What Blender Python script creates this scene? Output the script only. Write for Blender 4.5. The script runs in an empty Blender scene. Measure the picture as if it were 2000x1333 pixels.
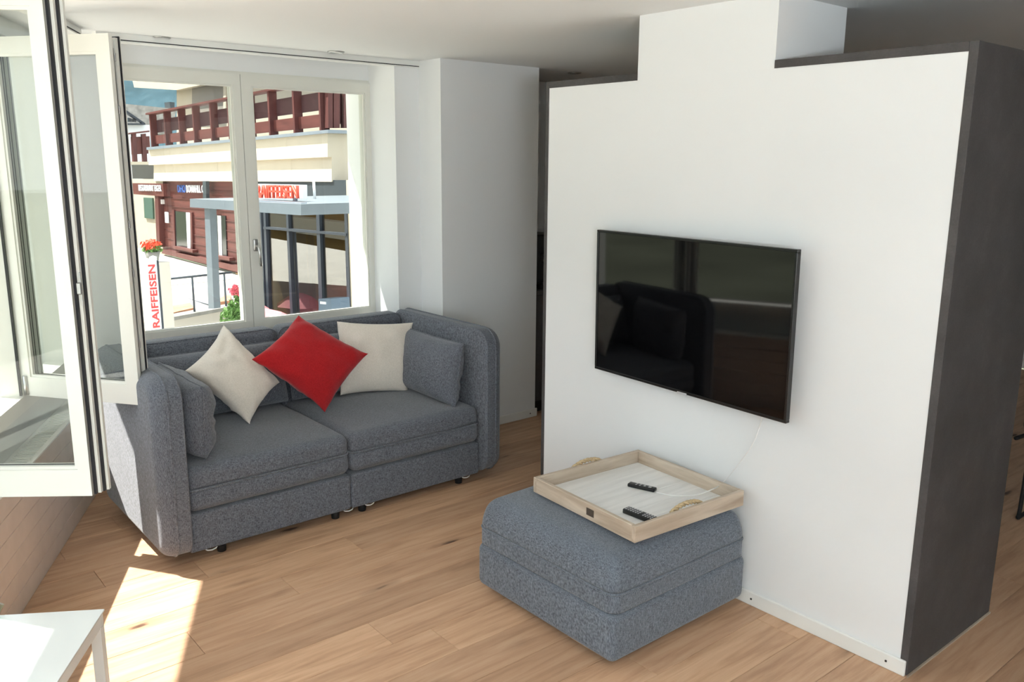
import bpy, bmesh, math, random
from mathutils import Vector, Matrix, noise as mnoise
random.seed(7)
SC = bpy.context.scene
COL = SC.collection

# ------------------------------------------------------------------ camera, world, sun, exposure
F_PX, PITCH, ROLL, YAW, CAM_H = 1663.75, .20883, -.00706, .69482, 1.73
_fw = Vector((math.sin(YAW)*math.cos(PITCH), math.cos(YAW)*math.cos(PITCH), -math.sin(PITCH)))
_rt = Vector((math.cos(YAW), -math.sin(YAW), 0))
_dn = _fw.cross(_rt)
_r2 = _rt*math.cos(ROLL) + _dn*math.sin(ROLL)
_d2 = -_rt*math.sin(ROLL) + _dn*math.cos(ROLL)
cam_data = bpy.data.cameras.new('camera')
cam = bpy.data.objects.new('camera', cam_data)
COL.objects.link(cam)
cam_data.sensor_fit = 'HORIZONTAL'; cam_data.sensor_width = 36.0
cam_data.lens = F_PX/2000*36.0
cam_data.clip_start = .05; cam_data.clip_end = 1500
cm = Matrix((_r2, -_d2, -_fw)).transposed().to_4x4()
cm.translation = Vector((0, 0, CAM_H))
cam.matrix_world = cm
SC.camera = cam

world = bpy.data.worlds.new('World'); SC.world = world
world.use_nodes = True
wn = world.node_tree; wn.nodes.clear()
w_out = wn.nodes.new('ShaderNodeOutputWorld'); w_bg = wn.nodes.new('ShaderNodeBackground')
w_sky = wn.nodes.new('ShaderNodeTexSky'); w_mix = wn.nodes.new('ShaderNodeMix')
w_sky.sky_type = 'HOSEK_WILKIE'; w_sky.turbidity = 4.0; w_sky.ground_albedo = .4
SUN_EL = math.radians(55.0)
SUN_H = Vector((.55, -.835, 0)).normalized()
sun_dir = Vector((SUN_H.x*math.cos(SUN_EL), SUN_H.y*math.cos(SUN_EL), -math.sin(SUN_EL)))
w_sky.sun_direction = -sun_dir
w_mix.data_type = 'RGBA'; w_mix.inputs[0].default_value = .72
w_mix.inputs[7].default_value = (.93, .96, 1.0, 1)
wn.links.new(w_sky.outputs[0], w_mix.inputs[6])
wn.links.new(w_mix.outputs[2], w_bg.inputs[0])
w_bg.inputs[1].default_value = 2.5
wn.links.new(w_bg.outputs[0], w_out.inputs[0])
sun_data = bpy.data.lights.new('sun', 'SUN'); sun_data.energy = 11.5; sun_data.angle = math.radians(.53)
sun_data.color = (1, .965, .90)
sun = bpy.data.objects.new('sun', sun_data); COL.objects.link(sun)
sun.rotation_euler = sun_dir.to_track_quat('-Z', 'Y').to_euler()
sun.location = (-6, 12, 14)
# added fill lamp before the long window band that goes on beside the camera
side_fill_data = bpy.data.lights.new('window_fill', 'AREA'); side_fill_data.shape = 'RECTANGLE'
side_fill_data.size = 5.0; side_fill_data.size_y = 1.45; side_fill_data.energy = 8.0; side_fill_data.color = (.88, .95, 1.0)
side_fill = bpy.data.objects.new('window_fill', side_fill_data); COL.objects.link(side_fill)
_cd = Vector((.4466, .8947, 0)).normalized(); _nd = Vector((_cd.y, -_cd.x, 0))
_dp = Vector((.479, 3.534, 1.45)) - _cd*3.6 + _nd*.03
_dm = Matrix((_cd, _nd.cross(_cd)*-1, -_nd)).transposed()
if _dm.determinant() < 0: _dm = Matrix((-_cd, _nd.cross(_cd)*-1, -_nd)).transposed()
side_fill.matrix_world = Matrix.Translation(_dp) @ _dm.to_4x4()
# second added fill lamp, unseen behind the camera, aimed up at the ceiling
up_fill_data = bpy.data.lights.new('bounce_fill', 'AREA'); up_fill_data.shape = 'DISK'; up_fill_data.size = .8; up_fill_data.energy = 200.0; up_fill_data.color = (.88, .95, 1.0)
up_fill = bpy.data.objects.new('bounce_fill', up_fill_data); COL.objects.link(up_fill)
up_fill.location = (-.7, -1.7, 1.5); up_fill.rotation_euler = Vector((.06, .20, .97)).to_track_quat('-Z', 'Y').to_euler()
SC.view_settings.view_transform = 'Standard'
SC.view_settings.look = 'None'
SC.view_settings.gamma = 1.0
SC.view_settings.use_curve_mapping = False
SC.view_settings.exposure = 0.40
try:
    SC.cycles.use_denoising = True
    SC.cycles.max_bounces = 7; SC.cycles.diffuse_bounces = 4; SC.cycles.glossy_bounces = 3; SC.cycles.transparent_max_bounces = 24
    SC.cycles.use_adaptive_sampling = True; SC.cycles.adaptive_threshold = .06
    SC.cycles.caustics_reflective = False; SC.cycles.caustics_refractive = False
except Exception:
    pass

# ------------------------------------------------------------------ helpers
def lin(c):
    return tuple(((v/255)/12.92 if v/255 <= .04045 else (((v/255)+.055)/1.055)**2.4) for v in c) + (1.0,)

def ray(px, py):
    return _r2*((px-1000)/F_PX) + _d2*((py-666.5)/F_PX) + _fw
def PX(px, py, axis, val):
    d = ray(px, py); o = Vector((0, 0, CAM_H))
    t = (val - o[axis])/d[axis]
    return o + d*t

ORG = {}
def obj(name, bm, mat, parent=None, smooth=False, origin=None):
    bmesh.ops.remove_doubles(bm, verts=bm.verts, dist=1e-6)
    me = bpy.data.meshes.new(name)
    vs = [v.co.copy() for v in bm.verts]
    lo = Vector([min(v[i] for v in vs) for i in range(3)]); hi = Vector([max(v[i] for v in vs) for i in range(3)])
    o = Vector(origin) if origin else Vector(((lo.x+hi.x)/2, (lo.y+hi.y)/2, lo.z))
    bmesh.ops.translate(bm, verts=bm.verts, vec=-o)
    if smooth:
        for f_ in bm.faces: f_.smooth = True
    bm.to_mesh(me); bm.free()
    if mat is not None: me.materials.append(mat)
    ob = bpy.data.objects.new(name, me); COL.objects.link(ob)
    ORG[ob.name] = o
    if parent is not None:
        ob.parent = parent; ob.location = o - ORG[parent.name]
    else:
        ob.location = o
    if smooth == 'auto' or smooth:
        pass
    return ob
def thing(name, label, cat, loc, group=None):
    e = bpy.data.objects.new(name, None); COL.objects.link(e)
    e.location = loc; e.empty_display_size = .1
    ORG[e.name] = Vector(loc)
    tag(e, label, cat, group)
    return e
def tag(o, label, cat=None, group=None):
    o['label'] = label
    if cat: o['category'] = cat
    if group: o['group'] = group
    return o
def struct(o, label=None):
    o['kind'] = 'structure'
    if label: o['label'] = label
    return o

def bm_new(): return bmesh.new()
def b_box(bm, x0, x1, y0, y1, z0, z1, bev=0, seg=2, mtx=None):
    vs = [bm.verts.new((x, y, z)) for x in (x0, x1) for y in (y0, y1) for z in (z0, z1)]
    idx = [(0,1,3,2),(4,6,7,5),(0,4,5,1),(2,3,7,6),(0,2,6,4),(1,5,7,3)]
    fs = [bm.faces.new([vs[i] for i in f_]) for f_ in idx]
    if bev:
        es = {e for f_ in fs for e in f_.edges}
        r = bmesh.ops.bevel(bm, geom=list(es), offset=bev, segments=seg, profile=.5, affect='EDGES')
        vs = list({v for f_ in r['faces'] for v in f_.verts} | {v for v in vs if v.is_valid})
    if mtx is not None:
        bmesh.ops.transform(bm, matrix=mtx, verts=vs)
    return vs
def box(name, x0, x1, y0, y1, z0, z1, mat, parent=None, bev=0, seg=2, mtx=None, smooth=False):
    bm = bm_new(); b_box(bm, x0, x1, y0, y1, z0, z1, bev, seg, mtx)
    return obj(name, bm, mat, parent, smooth)
def b_prism(bm, pts, vec, bev=0, seg=3):
    """polygon pts (world) extruded by vec"""
    vec = Vector(vec)
    a = [bm.verts.new(p) for p in pts]; b = [bm.verts.new(Vector(p)+vec) for p in pts]
    n = len(pts)
    f0 = bm.faces.new(a); f1 = bm.faces.new(list(reversed(b)))
    fs = [bm.faces.new((a[(i+1) % n], a[i], b[i], b[(i+1) % n])) for i in range(n)]
    bmesh.ops.recalc_face_normals(bm, faces=[f0, f1]+fs)
    if bev:
        es = list(f0.edges)+list(f1.edges)
        bmesh.ops.bevel(bm, geom=es, offset=bev, segments=seg, profile=.5, affect='EDGES')
def prism(name, pts, vec, mat, parent=None, bev=0, seg=3, smooth=False):
    bm = bm_new(); b_prism(bm, pts, vec, bev, seg)
    return obj(name, bm, mat, parent, smooth)
def b_tube(bm, pts, r, n=8, closed=False, cap=True):
    pts = [Vector(p) for p in pts]; m = len(pts); rings = []
    up = Vector((0, 0, 1)); prev = None
    for i, p in enumerate(pts):
        if closed: t = pts[(i+1) % m]-pts[i-1]
        else: t = pts[min(i+1, m-1)]-pts[max(i-1, 0)]
        t.normalize()
        if prev is None:
            a = t.cross(up)
            if a.length < 1e-3: a = t.cross(Vector((1, 0, 0)))
        else:
            a = prev - t*prev.dot(t)
            if a.length < 1e-4: a = t.cross(up)
        a.normalize(); prev = a.copy(); b = t.cross(a)
        rr = r[i] if isinstance(r, (list, tuple)) else r
        rings.append([bm.verts.new(p + a*(rr*math.cos(k*2*math.pi/n)) + b*(rr*math.sin(k*2*math.pi/n))) for k in range(n)])
    for i in range(m if closed else m-1):
        A, B = rings[i], rings[(i+1) % m]
        sh = 0
        if closed and i == m-1:
            sh = min(range(n), key=lambda s: (A[0].co-B[s].co).length)
        for k in range(n):
            bm.faces.new((A[k], A[(k+1) % n], B[(k+1+sh) % n], B[(k+sh) % n]))
    if cap and not closed:
        bm.faces.new(list(reversed(rings[0]))); bm.faces.new(rings[-1])
def tube(name, pts, r, mat, parent=None, n=8, closed=False):
    bm = bm_new(); b_tube(bm, pts, r, n, closed)
    return obj(name, bm, mat, parent, True)
def b_lathe(bm, prof, cx, cy, n=24):
    rings = []
    for r, z in prof:
        if r < 1e-5: rings.append([bm.verts.new((cx, cy, z))])
        else: rings.append([bm.verts.new((cx+r*math.cos(k*2*math.pi/n), cy+r*math.sin(k*2*math.pi/n), z)) for k in range(n)])
    for A, B in zip(rings, rings[1:]):
        for k in range(n):
            if len(A) == 1 and len(B) == 1: continue
            if len(A) == 1: bm.faces.new((A[0], B[k], B[(k+1) % n]))
            elif len(B) == 1: bm.faces.new((A[k], B[0], A[(k+1) % n]))
            else: bm.faces.new((A[k], B[k], B[(k+1) % n], A[(k+1) % n]))
    bmesh.ops.recalc_face_normals(bm, faces=bm.faces)
def lathe(name, prof, cx, cy, mat, parent=None, n=24):
    bm = bm_new(); b_lathe(bm, prof, cx, cy, n)
    return obj(name, bm, mat, parent, True)
def b_rbox(bm, lo, hi, r, n_in=8, n_r=4, warp=None):
    """rounded box with a subdivided skin; warp(co)->co"""
    lo, hi = Vector(lo), Vector(hi)
    ax = []
    for i in range(3):
        a = [lo[i] + r*(1-math.cos(k/n_r*math.pi/2)) if 0 else lo[i] + r*k/n_r for k in range(n_r)]
        L = hi[i]-lo[i]-2*r
        m = [lo[i]+r+L*k/n_in for k in range(n_in+1)]
        b = [hi[i]-r+r*(k+1)/n_r for k in range(n_r)]
        ax.append(a+m+b)
    cl, ch = lo+Vector((r,)*3), hi-Vector((r,)*3)
    cache = {}
    def V(p):
        k = tuple(round(c, 6) for c in p)
        if k in cache: return cache[k]
        p = Vector(p); c = Vector([min(max(p[i], cl[i]), ch[i]) for i in range(3)])
        d = p-c
        q = c + d.normalized()*r if d.length > 1e-9 else p
        if warp: q = warp(q)
        v = bm.verts.new(q); cache[k] = v; return v
    for i in range(3):
        j, k = (i+1) % 3, (i+2) % 3
        for side in (0, 1):
            val = (lo, hi)[side][i]
            for a in range(len(ax[j])-1):
                for b in range(len(ax[k])-1):
                    q = []
                    for (s, t) in ((a, b), (a+1, b), (a+1, b+1), (a, b+1)):
                        p = [0, 0, 0]; p[i] = val; p[j] = ax[j][s]; p[k] = ax[k][t]; q.append(V(p))
                    if not side: q.reverse()
                    if len(set(q)) >= 3:
                        try: bm.faces.new(q)
                        except ValueError: pass
def rbox(name, lo, hi, r, mat, parent=None, n_in=8, n_r=4, warp=None):
    bm = bm_new(); b_rbox(bm, lo, hi, r, n_in, n_r, warp)
    return obj(name, bm, mat, parent, True)
def rrect(cx, cy, hx, hy, r, n=6):
    """rounded rectangle points (2d), counter clockwise; r may be 4 radii (NE, NW, SW, SE)"""
    rs = r if isinstance(r, (list, tuple)) else [r]*4
    out = []
    for q, (sx, sy) in enumerate(((1, 1), (-1, 1), (-1, -1), (1, -1))):
        rr = rs[q]
        for k in range(n+1):
            a = math.pi/2*(q + k/n)
            out.append((cx+sx*(hx-rr)+rr*math.cos(a), cy+sy*(hy-rr)+rr*math.sin(a)))
    return out
def pillow(name, c4, t, mat, parent=None, n=26, pinch=.07, wrinkle=.012, seed=0, p=2.6, piping=None, sag=0.0, rim=0.0):
    """c4: corner points top-left, top-right, bottom-right, bottom-left; t thickness"""
    A, B, C, D = [Vector(v) for v in c4]
    cen = (A+B+C+D)/4
    nrm = ((B-A)+(C-D)).cross((D-A)+(C-B)).normalized()
    bm = bm_new(); F, K = {}, {}
    border = []
    def base(u, v):
        # pinched edges: edge middles move towards the centre
        uu, vv = 2*u-1, 2*v-1
        su = uu*(1-pinch*(1-vv*vv)*abs(uu)**3); sv = vv*(1-pinch*(1-uu*uu)*abs(vv)**3)
        u2, v2 = (su+1)/2, (sv+1)/2
        return (A*(1-u2)+B*u2)*(1-v2) + (D*(1-u2)+C*u2)*v2
    for i in range(n+1):
        for j in range(n+1):
            # denser near the rim
            u = .5-.5*math.cos(math.pi*i/n); v = .5-.5*math.cos(math.pi*j/n)
            P = base(u, v); uu, vv = abs(2*u-1), abs(2*v-1)
            h = max(0, (1-uu**p)*(1-vv**p))**.5
            q = Vector((u*5+seed*7.3, v*5-seed*3.1, seed*1.7))
            ang = math.atan2(v-.5, u-.5); rad = max(uu, vv)
            w = wrinkle*(mnoise.noise(q*1.4) + .35*mnoise.noise(q*3.7) + .7*math.sin(ang*9+seed*2+3*mnoise.noise(q))*rad**2*h)
            P = P + Vector((0, 0, -sag*h))
            if i in (0, n) or j in (0, n):
                vtx = bm.verts.new(P + nrm*w*.5); F[i, j] = K[i, j] = vtx
            else:
                F[i, j] = bm.verts.new(P + nrm*(t/2*h + w))
                K[i, j] = bm.verts.new(P - nrm*(t/2*h - w*.4))
    for i in range(n):
        for j in range(n):
            bm.faces.new((F[i, j], F[i, j+1], F[i+1, j+1], F[i+1, j]))
            bm.faces.new((K[i, j], K[i+1, j], K[i+1, j+1], K[i, j+1]))
    bmesh.ops.recalc_face_normals(bm, faces=bm.faces)
    loop = [F[i, 0].co.copy() for i in range(n)] + [F[n, j].co.copy() for j in range(n)] + \
           [F[n-i, n].co.copy() for i in range(n)] + [F[0, n-j].co.copy() for j in range(n)]
    o = obj(name, bm, mat, parent, True)
    if piping:
        # drop doubled points
        pts = [loop[0]]
        for q in loop[1:]:
            if (q-pts[-1]).length > .006: pts.append(q)
        tube('piping', pts, piping, mat, o, 6, True)
    return o
_font_cache = {}
def text_mesh(name, s, mat, place, width, height, parent=None, depth=.01, bold=0.0):
    """place(u,v,w) -> world; text fills 0..width by 0..height"""
    cu = bpy.data.curves.new('txt', 'FONT'); cu.body = s; cu.extrude = .5; cu.resolution_u = 3; cu.offset = bold
    to = bpy.data.objects.new('txt', cu); COL.objects.link(to)
    dg = bpy.context.evaluated_depsgraph_get()
    me = bpy.data.meshes.new_from_object(to.evaluated_get(dg))
    bpy.data.objects.remove(to); bpy.data.curves.remove(cu)
    bm = bm_new(); bm.from_mesh(me); bpy.data.meshes.remove(me)
    xs = [v.co.x for v in bm.verts]; ys = [v.co.y for v in bm.verts]
    x0, x1, y0, y1 = min(xs), max(xs), min(ys), max(ys)
    for v in bm.verts:
        v.co = place((v.co.x-x0)/(x1-x0)*width, (v.co.y-y0)/(y1-y0)*height, v.co.z*depth)
    return obj(name, bm, mat, parent)

# ------------------------------------------------------------------ materials
def nodes(name):
    m = bpy.data.materials.new(name); m.use_nodes = True
    nt = m.node_tree; b = nt.nodes['Principled BSDF']
    return m, nt, b
def N(nt, typ, **kw):
    n = nt.nodes.new(typ)
    for k, v in kw.items(): setattr(n, k, v)
    return n
def coords(nt, scale=(1, 1, 1), rnd=False, kind='Object'):
    tc = N(nt, 'ShaderNodeTexCoord'); mp = N(nt, 'ShaderNodeMapping')
    mp.inputs['Scale'].default_value = scale
    nt.links.new(tc.outputs[kind], mp.inputs['Vector'])
    if rnd:
        oi = N(nt, 'ShaderNodeObjectInfo'); mu = N(nt, 'ShaderNodeMath', operation='MULTIPLY'); mu.inputs[1].default_value = 57.3
        nt.links.new(oi.outputs['Random'], mu.inputs[0])
        cx = N(nt, 'ShaderNodeCombineXYZ')
        nt.links.new(mu.outputs[0], cx.inputs[0]); nt.links.new(mu.outputs[0], cx.inputs[1])
        nt.links.new(cx.outputs[0], mp.inputs['Location'])
    return mp
def ramp(nt, src, stops):
    r = N(nt, 'ShaderNodeValToRGB'); e = r.color_ramp.elements
    while len(e) < len(stops): e.new(.5)
    for i, (p, c) in enumerate(stops): e[i].position = p; e[i].color = c
    nt.links.new(src, r.inputs[0]); return r
def bumped(nt, b, src, strength, dist=.002):
    bp = N(nt, 'ShaderNodeBump'); bp.inputs['Strength'].default_value = strength; bp.inputs['Distance'].default_value = dist
    nt.links.new(src, bp.inputs['Height']); nt.links.new(bp.outputs[0], b.inputs['Normal']); return bp
def M_plain(name, rgb, rough=.5, metal=0.0, var=.06, vscale=6.0, bump=0.0, bscale=60.0, spec=.5):
    m, nt, b = nodes(name); c = lin(rgb)
    mp = coords(nt); nz = N(nt, 'ShaderNodeTexNoise'); nz.inputs['Scale'].default_value = vscale; nz.inputs['Detail'].default_value = 2
    nt.links.new(mp.outputs[0], nz.inputs['Vector'])
    lo = tuple(v*(1-var) for v in c[:3])+(1,); hi = tuple(min(1, v*(1+var)) for v in c[:3])+(1,)
    r = ramp(nt, nz.outputs[0], [(.3, lo), (.7, hi)])
    nt.links.new(r.outputs[0], b.inputs['Base Color'])
    b.inputs['Roughness'].default_value = rough; b.inputs['Metallic'].default_value = metal
    b.inputs['Specular IOR Level'].default_value = spec
    if bump:
        n2 = N(nt, 'ShaderNodeTexNoise'); n2.inputs['Scale'].default_value = bscale; n2.inputs['Detail'].default_value = 4
        nt.links.new(mp.outputs[0], n2.inputs['Vector']); bumped(nt, b, n2.outputs[0], bump)
    return m
def M_oak(name):
    m, nt, b = nodes(name)
    mp = coords(nt, (1.1, 13, 13), rnd=True)
    nz = N(nt, 'ShaderNodeTexNoise'); nz.inputs['Scale'].default_value = 2.2; nz.inputs['Detail'].default_value = 6; nz.inputs['Roughness'].default_value = .62
    nz.inputs['Distortion'].default_value = .5
    nt.links.new(mp.outputs[0], nz.inputs['Vector'])
    g = ramp(nt, nz.outputs[0], [(.28, lin((172, 136, 107))), (.5, lin((197, 160, 129))), (.75, lin((212, 178, 147)))])
    # tone of each board
    oi = N(nt, 'ShaderNodeObjectInfo')
    tone = ramp(nt, oi.outputs['Random'], [(0, (.76, .73, .71, 1)), (.2, (.92, .90, .89, 1)), (.6, (1.0, .98, .96, 1)), (1, (1.14, 1.13, 1.10, 1))])
    mx = N(nt, 'ShaderNodeMix', data_type='RGBA', blend_type='MULTIPLY'); mx.inputs[0].default_value = 1
    nt.links.new(g.outputs[0], mx.inputs[6]); nt.links.new(tone.outputs[0], mx.inputs[7])
    # knots and cracks
    mk = coords(nt, (1.0, 3.4, 1), rnd=True)
    vo = N(nt, 'ShaderNodeTexVoronoi'); vo.inputs['Scale'].default_value = 2.0; vo.inputs['Randomness'].default_value = 1
    n2 = N(nt, 'ShaderNodeTexNoise'); n2.inputs['Scale'].default_value = 9
    nt.links.new(mk.outputs[0], n2.inputs['Vector'])
    ad = N(nt, 'ShaderNodeMix', data_type='RGBA', blend_type='ADD'); ad.inputs[0].default_value = .09
    nt.links.new(mk.outputs[0], ad.inputs[6]); nt.links.new(n2.outputs['Color'], ad.inputs[7])
    nt.links.new(ad.outputs[2], vo.inputs['Vector'])
    kn = ramp(nt, vo.outputs['Distance'], [(.0, (1, 1, 1, 1)), (.06, (.9, .9, .9, 1)), (.11, (.25, .25, .25, 1)), (.26, (0, 0, 0, 1))])
    # only some cells carry a knot
    sp = N(nt, 'ShaderNodeSeparateColor'); nt.links.new(vo.outputs['Color'], sp.inputs[0])
    gt = N(nt, 'ShaderNodeMath', operation='GREATER_THAN'); gt.inputs[1].default_value = .5; nt.links.new(sp.outputs[0], gt.inputs[0])
    mu = N(nt, 'ShaderNodeMath', operation='MULTIPLY'); nt.links.new(kn.outputs[0], mu.inputs[0]); nt.links.new(gt.outputs[0], mu.inputs[1])
    m2 = N(nt, 'ShaderNodeMix', data_type='RGBA'); nt.links.new(mu.outputs[0], m2.inputs[0])
    nt.links.new(mx.outputs[2], m2.inputs[6]); m2.inputs[7].default_value = lin((72, 47, 34))
    nt.links.new(m2.outputs[2], b.inputs['Base Color'])
    b.inputs['Roughness'].default_value = .5; b.inputs['Specular IOR Level'].default_value = .35
    bumped(nt, b, nz.outputs[0], .12, .001)
    return m
def M_fabric(name, dark, light, scale=1.0, bump=.5):
    m, nt, b = nodes(name)
    cs = []
    for sc in ((60*scale, 900*scale, 500*scale), (700*scale, 90*scale, 90*scale)):
        mp = coords(nt, sc); nz = N(nt, 'ShaderNodeTexNoise'); nz.inputs['Scale'].default_value = 1.0; nz.inputs['Detail'].default_value = 1
        nt.links.new(mp.outputs[0], nz.inputs['Vector']); cs.append(nz)
    mpz = coords(nt, (500*scale, 500*scale, 60*scale)); nz = N(nt, 'ShaderNodeTexNoise'); nz.inputs['Scale'].default_value = 1.0; nz.inputs['Detail'].default_value = 1
    nt.links.new(mpz.outputs[0], nz.inputs['Vector']); cs.append(nz)
    a1 = N(nt, 'ShaderNodeMath', operation='ADD'); nt.links.new(cs[0].outputs[0], a1.inputs[0]); nt.links.new(cs[1].outputs[0], a1.inputs[1])
    a2 = N(nt, 'ShaderNodeMath', operation='ADD'); nt.links.new(a1.outputs[0], a2.inputs[0]); nt.links.new(cs[2].outputs[0], a2.inputs[1])
    dv = N(nt, 'ShaderNodeMath', operation='DIVIDE'); dv.inputs[1].default_value = 3; nt.links.new(a2.outputs[0], dv.inputs[0])
    r = ramp(nt, dv.outputs[0], [(.38, lin(dark)), (.62, lin(light))])
    nt.links.new(r.outputs[0], b.inputs['Base Color'])
    b.inputs['Roughness'].default_value = .95; b.inputs['Specular IOR Level'].default_value = .15
    b.inputs['Sheen Weight'].default_value = .25; b.inputs['Sheen Roughness'].default_value = .5
    bumped(nt, b, dv.outputs[0], bump, .0015)
    return m
def M_glass(name, tint=(1, 1, 1), refl=1.0, ior=1.5):
    m = bpy.data.materials.new(name); m.use_nodes = True; nt = m.node_tree; nt.nodes.clear()
    out = N(nt, 'ShaderNodeOutputMaterial'); tr = N(nt, 'ShaderNodeBsdfTransparent'); gl = N(nt, 'ShaderNodeBsdfGlossy')
    gl.inputs['Roughness'].default_value = .002; gl.inputs['Color'].default_value = (refl, refl, refl, 1)
    tr.inputs['Color'].default_value = tint+(1,)
    fr = N(nt, 'ShaderNodeFresnel'); ge = N(nt, 'ShaderNodeNewGeometry')
    mr = N(nt, 'ShaderNodeMapRange'); mr.inputs['To Min'].default_value = ior; mr.inputs['To Max'].default_value = 1/ior
    nt.links.new(ge.outputs['Backfacing'], mr.inputs['Value']); nt.links.new(mr.outputs[0], fr.inputs['IOR'])
    mx = N(nt, 'ShaderNodeMixShader')
    nt.links.new(fr.outputs[0], mx.inputs[0]); nt.links.new(tr.outputs[0], mx.inputs[1]); nt.links.new(gl.outputs[0], mx.inputs[2])
    nt.links.new(mx.outputs[0], out.inputs[0])
    return m
def M_wood(name, dark, light, scale=(1, 1, 1), rough=.55, axis=0, bump=.2):
    m, nt, b = nodes(name)
    s = [16.0, 16.0, 16.0]; s[axis] = 1.5
    mp = coords(nt, tuple(s[i]*scale[i] for i in range(3)), rnd=True)
    nz = N(nt, 'ShaderNodeTexNoise'); nz.inputs['Scale'].default_value = 2; nz.inputs['Detail'].default_value = 8; nz.inputs['Distortion'].default_value = .4
    nt.links.new(mp.outputs[0], nz.inputs['Vector'])
    r = ramp(nt, nz.outputs[0], [(.3, lin(dark)), (.7, lin(light))])
    nt.links.new(r.outputs[0], b.inputs['Base Color']); b.inputs['Roughness'].default_value = rough
    bumped(nt, b, nz.outputs[0], bump, .001)
    return m
def M_slate(name):
    m, nt, b = nodes(name)
    mp = coords(nt, (1, 1, 1)); nz = N(nt, 'ShaderNodeTexNoise'); nz.inputs['Scale'].default_value = 3.2; nz.inputs['Detail'].default_value = 10; nz.inputs['Roughness'].default_value = .68
    nt.links.new(mp.outputs[0], nz.inputs['Vector'])
    r = ramp(nt, nz.outputs[0], [(.3, lin((56, 54, 54))), (.55, lin((74, 71, 71))), (.75, lin((92, 88, 88)))])
    n2 = N(nt, 'ShaderNodeTexNoise'); n2.inputs['Scale'].default_value = 140; n2.inputs['Detail'].default_value = 3
    nt.links.new(mp.outputs[0], n2.inputs['Vector'])
    mx = N(nt, 'ShaderNodeMix', data_type='RGBA', blend_type='OVERLAY'); mx.inputs[0].default_value = .25
    nt.links.new(r.outputs[0], mx.inputs[6]); nt.links.new(n2.outputs[0], mx.inputs[7])
    nt.links.new(mx.outputs[2], b.inputs['Base Color']); b.inputs['Roughness'].default_value = .62
    bumped(nt, b, n2.outputs[0], .15, .001)
    return m

WALL = M_plain('white_paint', (234, 236, 236), .85, var=.015, vscale=1.5, bump=.05, bscale=220, spec=.2)
CEIL = M_plain('ceiling_paint', (236, 238, 238), .9, var=.01, vscale=1.0, spec=.1)
LACQ = M_plain('white_lacquer', (235, 236, 232), .35, var=.01)
SILLP = M_plain('sill_lacquer', (214, 216, 212), .4, var=.02)
FRAME = M_plain('window_white', (224, 224, 216), .35, var=.012)
GASK = M_plain('black_gasket', (16, 16, 24), .6, var=.1)
STEEL = M_plain('brushed_steel', (190, 190, 188), .3, 1.0, var=.05, vscale=80)
OAK = M_oak('oak_boards')
SUBFL = M_plain('floor_joint', (92, 66, 48), .9)
CLAD = M_plain('beige_cladding', (212, 198, 186), .5, var=.04, vscale=12)
SLATE = M_slate('dark_slate_laminate')
GREYF = M_fabric('grey_weave', (54, 57, 64), (127, 132, 141), 1.3)
GREYF2 = M_fabric('grey_weave_pouf', (58, 65, 74), (126, 134, 144), 1.2, .8)
CREAM = M_fabric('cream_cotton', (214, 206, 194), (236, 229, 218), 1.3, .25)
REDF = M_fabric('red_cotton', (150, 22, 28), (184, 36, 40), 1.3, .25)
BLACKP = M_plain('black_plastic', (14, 14, 15), .35, var=.1)
RUBBER = M_plain('black_rubber', (24, 24, 25), .7)
BUTTON = M_plain('rubber_buttons', (186, 186, 188), .6)
WHITEP = M_plain('white_plastic', (232, 232, 230), .4, var=.01)
TRAYW = M_wood('whitewashed_oak', (164, 146, 126), (204, 190, 172), axis=0)
TRAYW2 = M_wood('whitewashed_oak_y', (164, 146, 126), (204, 190, 172), axis=1)
TRAYB = M_wood('white_board', (222, 222, 220), (240, 240, 238), axis=0, bump=.1)
ROPE = M_plain('jute_rope', (190, 168, 132), .9, var=.2, vscale=120)
PLATE = M_plain('pewter_plate', (96, 90, 84), .4, .6)
GLASS = M_glass('clear_glass', (.88, .90, .885), .75)
def m_screen():
    m, nt, b = nodes('tv_screen'); mp = coords(nt); nz = N(nt, 'ShaderNodeTexNoise'); nz.inputs['Scale'].default_value = 2
    nt.links.new(mp.outputs[0], nz.inputs['Vector'])
    r = ramp(nt, nz.outputs[0], [(0, (.0015, .0015, .0017, 1)), (1, (.0025, .0025, .0028, 1))])
    nt.links.new(r.outputs[0], b.inputs['Base Color'])
    b.inputs['Roughness'].default_value = .04; b.inputs['Specular IOR Level'].default_value = .5
    return m
SCREEN = m_screen()

# ------------------------------------------------------------------ room frame
CEIL_Z = 2.31
P0 = Vector((.479, 3.534, 0)); CD = Vector((.4466, .8947, 0)).normalized(); ND = Vector((CD.y, -CD.x, 0))
def LW(s, w, z):     # along the left wall, w outwards
    v = P0 + CD*s - ND*w; return Vector((v.x, v.y, z))
def lbox(bm, s0, s1, w0, w1, z0, z1, bev=0):
    m = Matrix.Identity(4)
    m.col[0] = CD.to_4d(); m.col[1] = (-ND).to_4d(); m.col[0][3] = 0; m.col[1][3] = 0
    m.translation = P0
    b_box(bm, s0, s1, w0, w1, z0, z1, bev, 2, m)
def lwbox(name, s0, s1, w0, w1, z0, z1, mat, parent=None, bev=0):
    bm = bm_new(); lbox(bm, s0, s1, w0, w1, z0, z1, bev); return obj(name, bm, mat, parent)

YW = 4.78           # inner face of the window wall
XP = 2.735          # face of the partition with the television

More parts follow.
